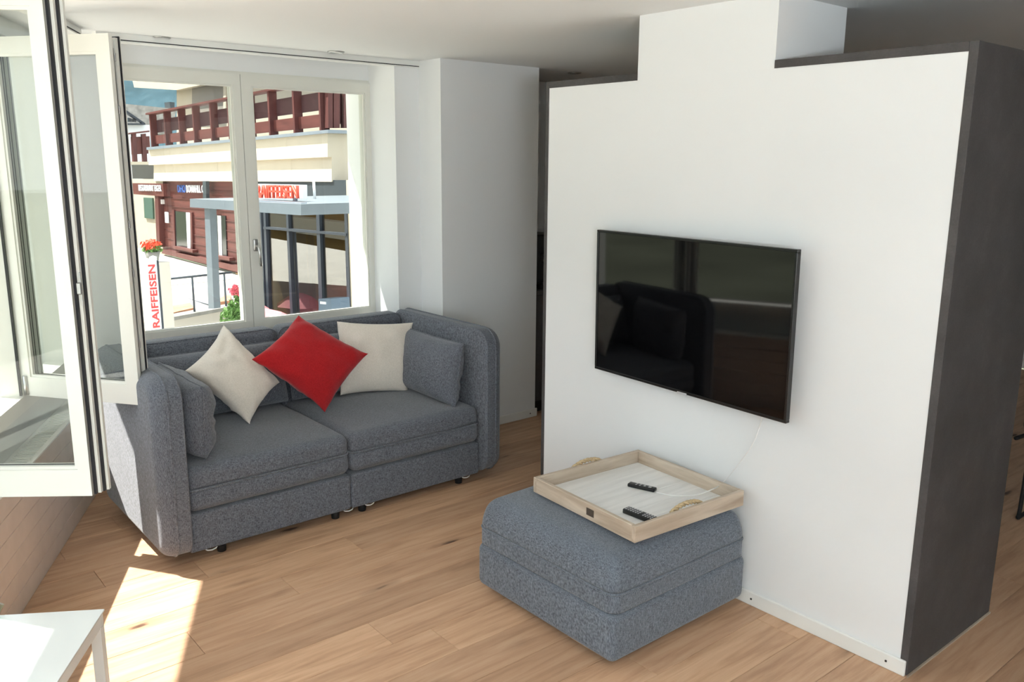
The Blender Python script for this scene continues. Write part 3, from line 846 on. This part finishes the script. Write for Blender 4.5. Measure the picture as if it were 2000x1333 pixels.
# ------------------------------------------------------------------ kitchen seen through the gap
kit = thing('kitchen_counter', 'dark kitchen counter in the gap beside the column', 'counter', (4.6, 4.6, 0))
box('plinth', 3.77, 5.6, 4.32, 4.97, 0, .09, BLACKP, kit)
box('body', 3.765, 5.6, 4.285, 4.97, .09, .84, SLATE, kit)
for k in range(3):
    d = box('door', 3.768+k*.61, 3.768+k*.61+.604, 4.266, 4.284, .10, .835, SLATE, kit, .002)
box('worktop', 3.765, 5.62, 4.258, 4.97, .842, .872, SLATE, kit, .003)
cf = thing('coffee_machine', 'black coffee machine on the dark kitchen counter', 'appliance', (3.94, 4.45, .873))
box('body', 3.80, 4.06, 4.38, 4.70, .873, 1.235, BLACKP, cf, .015, 3)
box('drip_tray', 3.82, 4.04, 4.29, 4.385, .873, .905, BLACKP, cf, .005)
box('spout', 3.90, 3.97, 4.30, 4.385, 1.05, 1.10, STEEL, cf, .004)

#EXTERIOR
# ------------------------------------------------------------------ outside
CREAMW = M_plain('cream_render', (206, 196, 176), .85, var=.03, vscale=2)
BEIGEW = M_plain('beige_render', (196, 184, 164), .85, var=.04, vscale=2)
TAUPE = M_plain('taupe_recess', (140, 132, 122), .8, var=.05, vscale=2)
REDW = M_wood('red_brown_timber', (84, 44, 40), (112, 62, 56), axis=1, scale=(.2, .2, .2))
REDV = M_wood('red_brown_posts', (78, 42, 40), (104, 56, 52), axis=2, scale=(.2, .2, .2))
SHADEB = M_plain('shaded_board', (84, 58, 60), .5, var=.1)  # the eave's shade on the balcony boards, put into a darker brown
ZINC = M_plain('zinc_sheet', (150, 160, 170), .4, .3, var=.05)
CANOPY = M_plain('grey_canopy_sheet', (112, 122, 130), .5, var=.04)
DARKG = M_plain('dark_blue_grey_panel', (62, 70, 76), .5, var=.06)
MULL = M_plain('anthracite_mullion', (52, 60, 70), .5, var=.05)
BANKGL = M_glass('bank_glass', (.5, .52, .54), .95, 2.6)
ORANGE = M_plain('orange_red_letters', (236, 92, 70), .5, var=.03)
PYRED = M_plain('sign_red', (222, 70, 70), .5, var=.03)
SIGNW = M_plain('sign_white', (236, 240, 244), .4, var=.01)
BLUEL = M_plain('blue_letters', (52, 92, 170), .5, var=.03)
PAVE = M_plain('pale_paving', (206, 200, 190), .9, var=.06, vscale=.8)
STREET = M_plain('pale_street', (186, 184, 178), .9, var=.08, vscale=.3)
STONE = M_plain('grey_stone', (150, 148, 142), .9, var=.15, vscale=5, bump=.4, bscale=20)
SHINGLE = M_plain('grey_stone_roof', (160, 156, 150), .9, var=.3, vscale=3, bump=.6, bscale=6)
GREENSH = M_plain('green_shutter', (74, 100, 88), .7, var=.05)
DARKGL = M_plain('dark_window_glass', (44, 46, 48), .15, var=.1)
CURT = M_plain('white_curtain', (206, 206, 206), .9, var=.05)
LEAF = M_plain('leaf_green', (104, 142, 74), .7, var=.35, vscale=9)
FLOWO = M_plain('orange_blossom', (224, 92, 62), .7, var=.15, vscale=9)
FLOWP = M_plain('pink_blossom', (226, 104, 120), .7, var=.15, vscale=9)
PINK = M_plain('pink_parasol_cloth', (238, 150, 156), .8, var=.04)
TERRA = M_plain('terracotta_path', (196, 142, 112), .9, var=.2, vscale=2)
RAILM = M_plain('dark_rail_metal', (84, 92, 100), .5, .4)
BINC = M_plain('blue_grey_bin', (104, 122, 140), .5, var=.04)
AWN = M_plain('dark_grey_awning', (66, 66, 62), .8, var=.06)
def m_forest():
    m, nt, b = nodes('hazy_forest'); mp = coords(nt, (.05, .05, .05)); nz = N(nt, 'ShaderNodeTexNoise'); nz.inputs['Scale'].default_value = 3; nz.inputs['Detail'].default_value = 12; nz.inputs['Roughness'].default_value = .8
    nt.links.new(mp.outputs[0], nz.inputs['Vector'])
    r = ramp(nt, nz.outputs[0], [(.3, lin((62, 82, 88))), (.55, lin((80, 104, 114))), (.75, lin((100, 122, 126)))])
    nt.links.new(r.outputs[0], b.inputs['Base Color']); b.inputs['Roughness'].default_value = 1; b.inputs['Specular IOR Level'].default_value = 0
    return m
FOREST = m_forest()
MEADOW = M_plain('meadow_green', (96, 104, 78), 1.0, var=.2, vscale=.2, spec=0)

GZ = -5.6
struct(prism('ground', [(-200, -150, GZ-.5), (200, -150, GZ-.5), (200, 300, GZ-.5), (-200, 300, GZ-.5)], (0, 0, .5), M_plain('valley_grass', (92, 96, 82), 1.0, var=.2, vscale=.15, spec=0)))
struct(prism('street', [(1.2, 9, GZ+.004), (30, 9, GZ+.004), (30, 48, GZ+.004), (3.5, 48, GZ+.004)], (0, 0, .05), STREET))
struct(prism('bounce_forecourt', [(-34, -24, GZ+.002), (14, -24, GZ+.002), (14, 9, GZ+.002), (1.2, 9, GZ+.002), (2.6, 30, GZ+.002), (-14, 26, GZ+.002)], (0, 0, .04), PAVE))  # pale ground out of view, added to bounce light up to the ceiling
# hills far behind: meadow slope, then forest
bm = bm_new()
def hill(bm, prof, a0, a1, n=40, seed=0, amp=2.0):
    rings = []
    for k in range(n+1):
        a = math.radians(a0+(a1-a0)*k/n); r_ = []
        for (d, z) in prof:
            h = z + amp*(d/100)*mnoise.noise(Vector((a*6+seed, d*.03, 0)))
            r_.append(bm.verts.new((d*math.sin(a), d*math.cos(a), h)))
        rings.append(r_)
    for A, B in zip(rings, rings[1:]):
        for i in range(len(prof)-1): bm.faces.new((A[i], A[i+1], B[i+1], B[i]))
    bmesh.ops.recalc_face_normals(bm, faces=bm.faces)
hill(bm, [(75, GZ-.1), (95, -4.6), (130, -3), (165, -1), (165.5, GZ)], -75, 60)
struct(obj('meadow_slope', bm, MEADOW, None, True))
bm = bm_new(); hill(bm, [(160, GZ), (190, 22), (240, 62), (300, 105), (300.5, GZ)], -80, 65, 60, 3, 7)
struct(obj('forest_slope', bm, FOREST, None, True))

def XP_(pts, X): return [PX(a, b, 0, X) for a, b in pts]
def YP_(pts, Y): return [PX(a, b, 1, Y) for a, b in pts]
def xq(name, pts, X, d, mat, parent=None): return prism(name, XP_(pts, X), (d, 0, 0), mat, parent)
def yq(name, pts, Y, d, mat, parent=None): return prism(name, YP_(pts, Y), (0, d, 0), mat, parent)
def ln(a, b):      # straight line in the picture, y of x
    return lambda x: a[1]+(b[1]-a[1])*(x-a[0])/(b[0]-a[0])

bank = thing('street_building', 'cream and red timber building across the street seen through the far window', 'building', (12.5, 26, GZ))
T1, B1 = ln((288, 293), (640, 260)), ln((292, 322.6), (640, 307))
xs = [290, 332, 395, 470, 559, 640]
for a, b in zip(xs, xs[1:]):
    xq('cornice_panel', [(a+.15, T1(a)), (b-.15, T1(b)), (b-.15, B1(b)), (a+.15, B1(a))], 11.3, 3.0, CREAMW, bank)
FT, FB = ln((286, 288), (640, 253.5)), ln((286, 293), (640, 260))
xq('flashing', [(286, FT(286)), (641, FT(641)), (641, FB(641)), (286, FB(286))], 11.2, 3.2, ZINC, bank)
T2, B2 = ln((300, 322), (648, 306.5)), ln((301, 354), (648, 355.3))
xs = [300, 338, 425, 470, 569, 648]
for a, b in zip(xs, xs[1:]):
    xq('fascia_panel', [(a+.15, T2(a)-3), (b-.15, T2(b)-3), (b-.15, B2(b)), (a+.15, B2(a))], 11.42, 2.8, CREAMW, bank)
# upper storey behind the balcony
xq('upper_wall', [(345, 60), (760, -60), (760, 292), (345, 286)], 13.4, .3, BEIGEW, bank)
xq('recess', [(375, 158), (437, 150), (437, 240), (375, 240)], 13.33, .08, TAUPE, bank)
xq('roof_soffit', [(250, 120), (760, 0), (760, 92), (430, 158), (345, 176), (262, 171)], 13.0, .25, BEIGEW, bank)
xq('gutter_pipe', [(436, 155), (441, 154), (441, 240), (436, 240)], 13.2, .1, BEIGEW, bank)
# timber balustrade
RT = ln((285, 223), (541, 172.6)); RB = FT
def yat(px): return PX(px, 260, 0, 11.3).y
for (a, b) in ((293, 308), (321, 331), (349, 358), (377, 386), (411, 420), (446, 454), (483, 493), (525, 538), (573, 586), (624, 638)):
    y0 = yat(a+1.5); zt = PX(a, RT(a), 0, 11.3).z; zb = PX(a, RB(a), 0, 11.3).z
    box('balcony_post', 11.28, 11.28+.26, y0-.10, y0, zb-.02, zt, REDV, bank)
px_posts = [300, 326, 353, 381, 415, 450, 488, 531, 579, 630]
for a, b in zip(px_posts, px_posts[1:]):
    def at(f_, X, x): return PX(x, RT(x)+(RB(x)-RT(x))*f_, 0, X)
    for (f0, f1, X, m_) in ((.68, .93, 11.40, REDW), (.24, .60, 11.52, SHADEB)):
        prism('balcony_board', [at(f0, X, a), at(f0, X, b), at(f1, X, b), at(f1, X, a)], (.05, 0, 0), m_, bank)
xq('handrail', [(284, RT(284)-2.2), (645, RT(645)-2.2), (645, RT(645)+1.4), (284, RT(284)+1.4)], 11.22, .34, REDW, bank)
for (a, b) in ((641, 650), (652, 664), (672, 682)):
    y0 = PX(640, 260, 0, 11.3).y
    prism('balcony_post', YP_([(a, 150), (b, 148), (b, 250), (a, 250)], y0+.05), (0, .2, 0), REDV, bank)
prism('balcony_board', YP_([(638, 170), (700, 172), (700, 240), (638, 244)], y0+.25), (0, .06, 0), SHADEB, bank)
# ground floor, timber restaurant front
WALLT = xq('timber_wall', [(318, 345), (486, 345), (486, 540), (318, 495)], 11.62, .3, REDW, bank)
for k in range(1, 9):
    yy = 355+k*16
    bt = ln((318, 355+(495-355)*k/9), (486, 355+(536-355)*k/9))
    xq('cladding_strip', [(318, bt(318)), (486, bt(486)), (486, bt(486)+1.3), (318, bt(318)+1.1)], 11.59, .05, REDV, bank)
xq('window_opening', [(337, 412), (372, 416), (373, 489), (340, 482)], 11.585, .06, DARKGL, bank)
xq('curtain', [(363, 415), (371, 416), (372, 487), (366, 485)], 11.57, .03, CURT, bank)
xq('window_frame', [(336, 410), (339.5, 410.5), (342, 483), (339, 482)], 11.55, .06, REDV, bank)
xq('window_frame', [(371, 415), (374.5, 415.5), (376, 490), (373, 489)], 11.55, .06, REDV, bank)
xq('window_opening', [(417, 420), (440, 422), (443, 505), (421, 500)], 11.585, .06, DARKGL, bank)
xq('curtain', [(424, 421), (431, 422), (434, 502), (428, 500)], 11.57, .03, CURT, bank)
xq('window_box', [(338, 481), (376, 489), (376, 494), (338, 486)], 11.4, .2, REDW, bank)
xq('window_box', [(418, 499), (448, 504), (448, 510), (418, 505)], 11.4, .2, REDW, bank)
xq('sill_beam', [(316, 487), (486, 524), (486, 537), (316, 495)], 11.45, .25, REDW, bank)
xq('poster', [(321.5, 414), (327.5, 415), (328.5, 436), (322.5, 435)], 11.55, .04, SIGNW, bank)
xq('downpipe', [(395.5, 354), (402, 354), (403, 392), (396.5, 392)], 11.3, .12, DARKG, bank)
# porch at the left end
xq('porch_wall', [(240, 350), (320, 350), (322, 500), (240, 480)], 13.2, .3, BEIGEW, bank)
xq('shutter', [(280, 386), (297, 387), (299, 428), (282, 426)], 13.12, .08, GREENSH, bank)
xq('porch_beam', [(252, 358), (318, 359), (320, 384), (254, 379)], 11.36, .3, REDW, bank)
xq('porch_post', [(302, 382), (308.5, 382), (312, 483), (306, 481)], 11.4, .22, REDV, bank)
xq('porch_lamp', [(309, 389), (315, 390), (316, 399), (310, 398)], 11.5, .15, WHITEP, bank)
xq('awning', [(257, 322), (300, 322), (301.5, 350), (259, 349)], 12.2, 1.2, AWN, bank)
def xtext(name, s, mat, quad, X, depth, parent, bold=0.0):
    (tl, tr, br, bl) = [PX(a, b, 0, X) for a, b in quad]
    def place(u, v, w):
        p = (bl*(1-u)+br*u)*(1-v) + (tl*(1-u)+tr*u)*v
        return p + Vector((-w-depth, 0, 0))
    return text_mesh(name, s, mat, place, 1, 1, parent, depth, bold)
xtext('lettering', 'RESTAURANT EIGER', SIGNW, [(272, 361), (316, 362), (317, 374), (273, 373)], 11.36, .03, bank, .002)
xtext('lettering', 'DHO', BLUEL, [(348, 361.5), (363, 361.5), (364.5, 376.5), (349.5, 376)], 11.55, .03, bank, .006)
xtext('lettering', 'DOWNHILL ONLY', SIGNW, [(365, 361.5), (410, 362), (411.5, 377), (366.5, 376.5)], 11.55, .03, bank, .0)
# bank canopy with letters
CT, CB = ln((371, 388.5), (588, 399)), ln((371, 405), (588, 421))
cano = xq('canopy', [(371, CT(371)), (588, CT(588)), (588, CB(588)), (371, CB(371))], 7.25, 4.25, CANOPY, bank)
cy = PX(588, 410, 0, 7.25).y
xq('canopy_upstand', [(498, 391), (588, 396), (588, 399), (498, 394.5)], 7.45, .12, ZINC, bank)
xtext('lettering', 'RAIFFEISEN', ORANGE, [(505, 361.5), (586, 362), (587, 388), (506, 387)], 7.9, .05, bank, .006)
xq('sign_backing', [(498, 359.5), (591, 361.5), (591.5, 388), (500, 387)], 7.97, .10, SIGNW, bank)
xq('sign_foot', [(572, 386), (576, 386), (576, 398), (572, 397)], 7.95, .06, ZINC, bank)
xq('dark_panel', [(470, 352), (684, 352), (684, 400), (470, 398)], 11.46, .2, DARKG, bank)
tube('tie_rod', [PX(612.5, 352, 0, 9.2), PX(615, 392, 0, 9.2)], .035, WHITEP, bank, 6)
pb = PX(409, 602, 0, 7.35)
prism('canopy_post', XP_([(399, 404), (409, 405), (418, 603), (407, 603)], 7.35), (.16, 0, 0), CANOPY, bank)
# bank glazing
def mul(pts, X=11.42, d=.12): return xq('mullion', pts, X, d, MULL, bank)
mul([(505, 412), (509, 412), (521, 660), (516, 660)]); mul([(514, 412), (518, 412), (528, 660), (523, 660)])
mul([(558, 412), (562, 412), (574, 660), (569, 660)]); mul([(617, 412), (623, 412), (632, 660), (625, 660)])
mul([(672, 412), (677, 412), (686, 660), (680, 660)]); mul([(600, 456), (606, 457), (613, 660), (606, 660)], 11.55)
mul([(514, 443), (676, 456), (676, 461), (514, 447.5)], 11.40)
xq('door_leaf', [(562, 452), (579, 454), (590, 660), (572, 660)], 11.6, .3, DARKG, bank)
for q4 in ([(516, 412), (560, 412), (562, 446), (517, 443)], [(561, 412), (619, 412), (620, 450), (562, 446)], [(622, 412), (674, 412), (675, 455), (622, 450)],
           [(517, 447), (562, 450), (571, 660), (526, 660)], [(578, 454), (620, 456), (629, 660), (588, 660)], [(621, 456), (675, 460), (683, 660), (629, 660)]):
    xq('pane', q4, 11.5, .02, BANKGL, bank)
xq('inner_wall', [(460, 400), (720, 400), (720, 700), (460, 700)], 15.5, .2, M_plain('ochre_interior', (150, 122, 74), .8, var=.1), bank)
xq('end_pier', [(676, 352), (720, 352), (730, 700), (684, 700)], 11.45, 3.5, BEIGEW, bank)
lb = xq('post_box', [(622, 584), (646, 584), (650, 640), (623, 640)], 9.6, .5, BINC, None)
tag(lb, 'blue-grey box with white sticker standing before the bank glazing', 'box')
xq('sticker', [(625, 589), (636, 590), (636, 595), (625, 594)], 9.58, .02, SIGNW, lb)

# terrace in front of the restaurant
zt = PX(350, 506, 0, 11.6).z
p1, p2 = PX(318, 628, 2, zt), PX(455, 602, 2, zt)
ter = struct(prism('terrace', [(p1.x, p1.y, GZ), (p2.x, p2.y, GZ), (11.6, PX(492, 500, 0, 11.6).y, GZ), (11.6, 42, GZ), (4.5, 42, GZ), (4.6, p1.y+6, GZ)], (0, 0, zt-GZ), PAVE), 'sunlit pale terrace across the street')
d = (p2-p1).normalized(); nrm = Vector((-d.y, d.x, 0))
prism('coping_stone', [p1-nrm*.15, p2-nrm*.15, p2+nrm*.25, p1+nrm*.25], (0, 0, .09), STONE, ter)
def tz(px, py): return PX(px, py, 2, zt)
prism('terracotta_bed', [tz(330, 622), tz(380, 610), tz(372, 600), tz(336, 606)], (0, 0, .12), TERRA, ter)
prism('terracotta_bed', [tz(418, 600), tz(450, 596), tz(452, 584), tz(440, 584)], (0, 0, .12), TERRA, ter)
# railing on the terrace edge
base = p1 + (p2-p1)*.5
rail = thing('railing', 'dark metal railing along the terrace edge below the window', 'railing', (base.x, base.y, zt))
def edge_pt(px, zz):
    # point on the vertical plane through the coping at picture column px
    dd = ray(px, 560); o = Vector((0, 0, CAM_H)); t = (p1-o).dot(nrm)/dd.dot(nrm); q = o+dd*t; return Vector((q.x, q.y, zz))
def edge_px(px, py):
    dd = ray(px, py); o = Vector((0, 0, CAM_H)); t = (p1-o).dot(nrm)/dd.dot(nrm); return o+dd*t
for (a, b) in (((373, 541), (380, 609)), ((436, 534), (442, 604)), ((326, 546), (331, 622))):
    A, B = edge_px(*a), edge_px(*b)
    tube('post', [B, (B.x, B.y, A.z)], .028, RAILM, rail, 8)
tube('top_rail', [edge_px(312, 547), edge_px(452, 532.5)], .03, RAILM, rail, 8)
tube('wire_rail', [edge_px(313, 560), edge_px(452, 546)], .006, RAILM, rail, 6)
st = thing('stair_railing', 'thin sloping stair railing with upright bars beyond the terrace edge', 'railing', (base.x+1, base.y+2, zt))
X2 = PX(360, 600, 2, zt).x+.6
A, B = PX(316, 568, 0, X2), PX(412, 597, 0, X2)
tube('handrail', [A, B], .018, RAILM, st, 6)
for k in range(9):
    q = A+(B-A)*(k/8); tube('bar', [q, (q.x, q.y, zt)], .007, RAILM, st, 6)

# pylon sign
YPY = 14.0
pyl = thing('pylon_sign', 'white upright bank sign with red vertical lettering at the window edge', 'sign', tuple(YP_([(300, 650)], YPY)[0].to_2d())+(GZ,))
def down(pts):
    v = YP_(pts, YPY); n = len(v)
    v[2].z = v[3].z = GZ
    k = (v[1].x-v[0].x); v[3].x = v[0].x; v[2].x = v[1].x
    return v
prism('panel', down([(284, 505), (305.5, 509), (318, 700), (297, 700)]), (0, .22, 0), SIGNW, pyl)
prism('edge', down([(306, 509), (310, 510), (322, 700), (319, 700)]), (0, .22, 0), MULL, pyl)
prism('back_post', [Vector(v)+Vector((0, .3, 0)) for v in down([(311, 508), (318, 505), (330, 700), (323, 700)])], (0, .2, 0), SIGNW, pyl)
a0 = YP_([(299, 641)], YPY)[0]; a1 = YP_([(299, 517)], YPY)[0]; xr = YP_([(291, 580), (305, 580)], YPY)
xc = (down([(284, 505), (305.5, 509), (318, 700), (297, 700)])[0].x + down([(284, 505), (305.5, 509), (318, 700), (297, 700)])[1].x)/2
hw = .055
text_mesh('lettering', 'RAIFFEISEN', PYRED, lambda u, v, w: Vector((xc+hw-v*2*hw, YPY-.006-w, a0.z+(a1.z-a0.z)*u)), 1, 1, pyl, .008, .02)

# plants
def foliage(bm, c, rx, rz, n, size, rnd):
    for _ in range(n):
        while True:
            v = Vector((rnd.uniform(-1, 1), rnd.uniform(-1, 1), rnd.uniform(-1, 1)))
            if v.length <= 1: break
        p = Vector(c)+Vector((v.x*rx, v.y*rx, v.z*rz))
        a = Vector((rnd.uniform(-1, 1), rnd.uniform(-1, 1), rnd.uniform(-.4, 1))).normalized()
        b = a.orthogonal().normalized(); s = size*rnd.uniform(.6, 1.3); cdir = a.cross(b)
        q = [p+b*s, p+cdir*s*.5+a*s*.15, p-b*s, p-cdir*s*.5+a*s*.15]
        bm.faces.new([bm.verts.new(t) for t in q])
rnd = random.Random(5)
g0 = PX(297, 489, 1, 19.0)
ger = thing('geranium_pot', 'pot of orange geraniums on the white pillar beside the pylon sign', 'plant', (g0.x, g0.y, g0.z-.25))
lathe('pot', [(0, g0.z-.25), (.11, g0.z-.25), (.16, g0.z-.03), (.13, g0.z-.04), (0, g0.z-.05)], g0.x, g0.y, STONE, ger, 14)
bm = bm_new(); foliage(bm, (g0.x, g0.y, g0.z+.02), .2, .1, 160, .05, rnd); obj('foliage', bm, LEAF, ger)
bm = bm_new(); foliage(bm, (g0.x-.03, g0.y-.05, g0.z+.13), .22, .10, 140, .05, rnd); obj('blossoms', bm, FLOWO, ger)
pp = box('pillar', g0.x-.22, g0.x+.28, g0.y-.22, g0.y+.22, GZ, g0.z-.25, PAVE); tag(pp, 'white square pillar under the geranium pot', 'pillar')
s0 = PX(459, 628, 1, 15.5)
shr = thing('flower_shrub', 'green shrub with pink blossoms at the foot of the left pane', 'plant', (s0.x, s0.y, GZ))
tube('stem', [(s0.x, s0.y, GZ), (s0.x, s0.y, s0.z+.2)], .03, TERRA, shr, 8)
bm = bm_new()
for (px, py, r_, n_) in ((448, 618, .17, 220), (464, 600, .16, 200), (470, 575, .13, 120), (466, 622, .16, 160)):
    c = PX(px, py, 1, 15.5); foliage(bm, c, r_, r_, n_, .05, rnd)
obj('foliage', bm, LEAF, shr)
bm = bm_new()
for (px, py) in ((452, 567), (458, 561), (463, 570), (455, 573), (469, 573)):
    foliage(bm, PX(px, py, 1, 15.4), .06, .05, 40, .035, rnd)
obj('blossoms', bm, FLOWP, shr)

# chalet far behind
chal = thing('chalet', 'white chalet with grey stone roof far behind the timber balcony', 'building', (15, 52, GZ))
yq('roof', [(235, 202), (345, 213), (335, 262), (235, 262)], 56.0, 6.0, SHINGLE, chal)
yq('wall', [(235, 244), (293, 244), (297, 400), (235, 400)], 55.0, .9, SIGNW, chal)
yq('gable_beam', [(245, 214), (284, 241), (281, 243), (245, 219)], 54.6, .4, MULL, chal)
yq('gable_beam', [(240, 241), (284, 241), (284, 244), (240, 244)], 54.6, .4, MULL, chal)
yq('gable_pane', [(252, 230), (258, 232), (258, 238), (252, 238)], 54.8, .3, DARKGL, chal)
yq('gable_pane', [(260, 232), (266, 236), (266, 238.5), (260, 238)], 54.8, .3, DARKGL, chal)
yq('chimney', [(331, 199), (341, 200), (341, 214), (333, 213)], 57, 1.0, DARKG, chal)
bal = thing('rear_balcony', 'red timber balcony end at the left of the street building', 'balcony', (14.5, 52.7, GZ))
for (a, b) in ((258, 266), (277, 285)):
    yq('post', [(a, 262), (b, 261), (b+3, 320), (a+3, 321)], 52.6, .25, REDV, bal)
yq('board', [(256, 268), (292, 266), (294, 300), (258, 302)], 52.75, .1, REDW, bal)
yq('handrail', [(250, 260), (292, 255), (292, 258), (250, 263)], 52.5, .4, REDW, bal)
yq('floor_slab', [(250, 316), (302, 316), (303, 322), (250, 322)], 52.5, .6, CREAMW, bal)
yq('support', [(286, 322), (300, 322), (302, 420), (288, 420)], 52.8, .6, REDV, bal)

# parasols and the house across, mirrored in the bank glazing
def parasol(x, y, label, R_=1.3):
    p = thing('parasol', label, 'parasol', (x, y, GZ), 'pink parasols by the bank')
    tz0 = GZ+.7
    tube('pole', [(x, y, GZ), (x, y, tz0+2.40)], .03, WHITEP, p, 8)
    n = 8; bm = bm_new(); top = bm.verts.new((x, y, tz0+2.45))
    rs = [[bm.verts.new((x+R_*f_*math.cos(k*2*math.pi/n), y+R_*f_*math.sin(k*2*math.pi/n), tz0+z)) for k in range(n)] for f_, z in ((.55, 2.22), (1, 1.90), (1, 1.72))]
    for k in range(n):
        j = (k+1) % n
        bm.faces.new((top, rs[0][k], rs[0][j]))
        for A, B in zip(rs, rs[1:]): bm.faces.new((A[k], B[k], B[j], A[j]))
    obj('canopy', bm, PINK, p)
parasol(9.9, 23.4, 'pink parasol mirrored in the right bank pane')
parasol(10.35, 25.9, 'pink parasol mirrored in the left bank pane', 1.0)
hs = thing('balcony_house', 'ochre house with white balcony bands mirrored in the bank glazing', 'building', (-6, 52, GZ))
box('wall', -14, -3, 46, 64, GZ, 9, M_plain('ochre_timber', (150, 118, 66), .8, var=.1, vscale=1), hs)
for z in (-3.0, -.2, 2.6):
    box('balcony_front', -3.0, -2.0, 44, 64, z, z+1.0, CREAMW, hs)
box('roof', -15, -1.5, 43, 66, 9, 9.5, SHINGLE, hs)
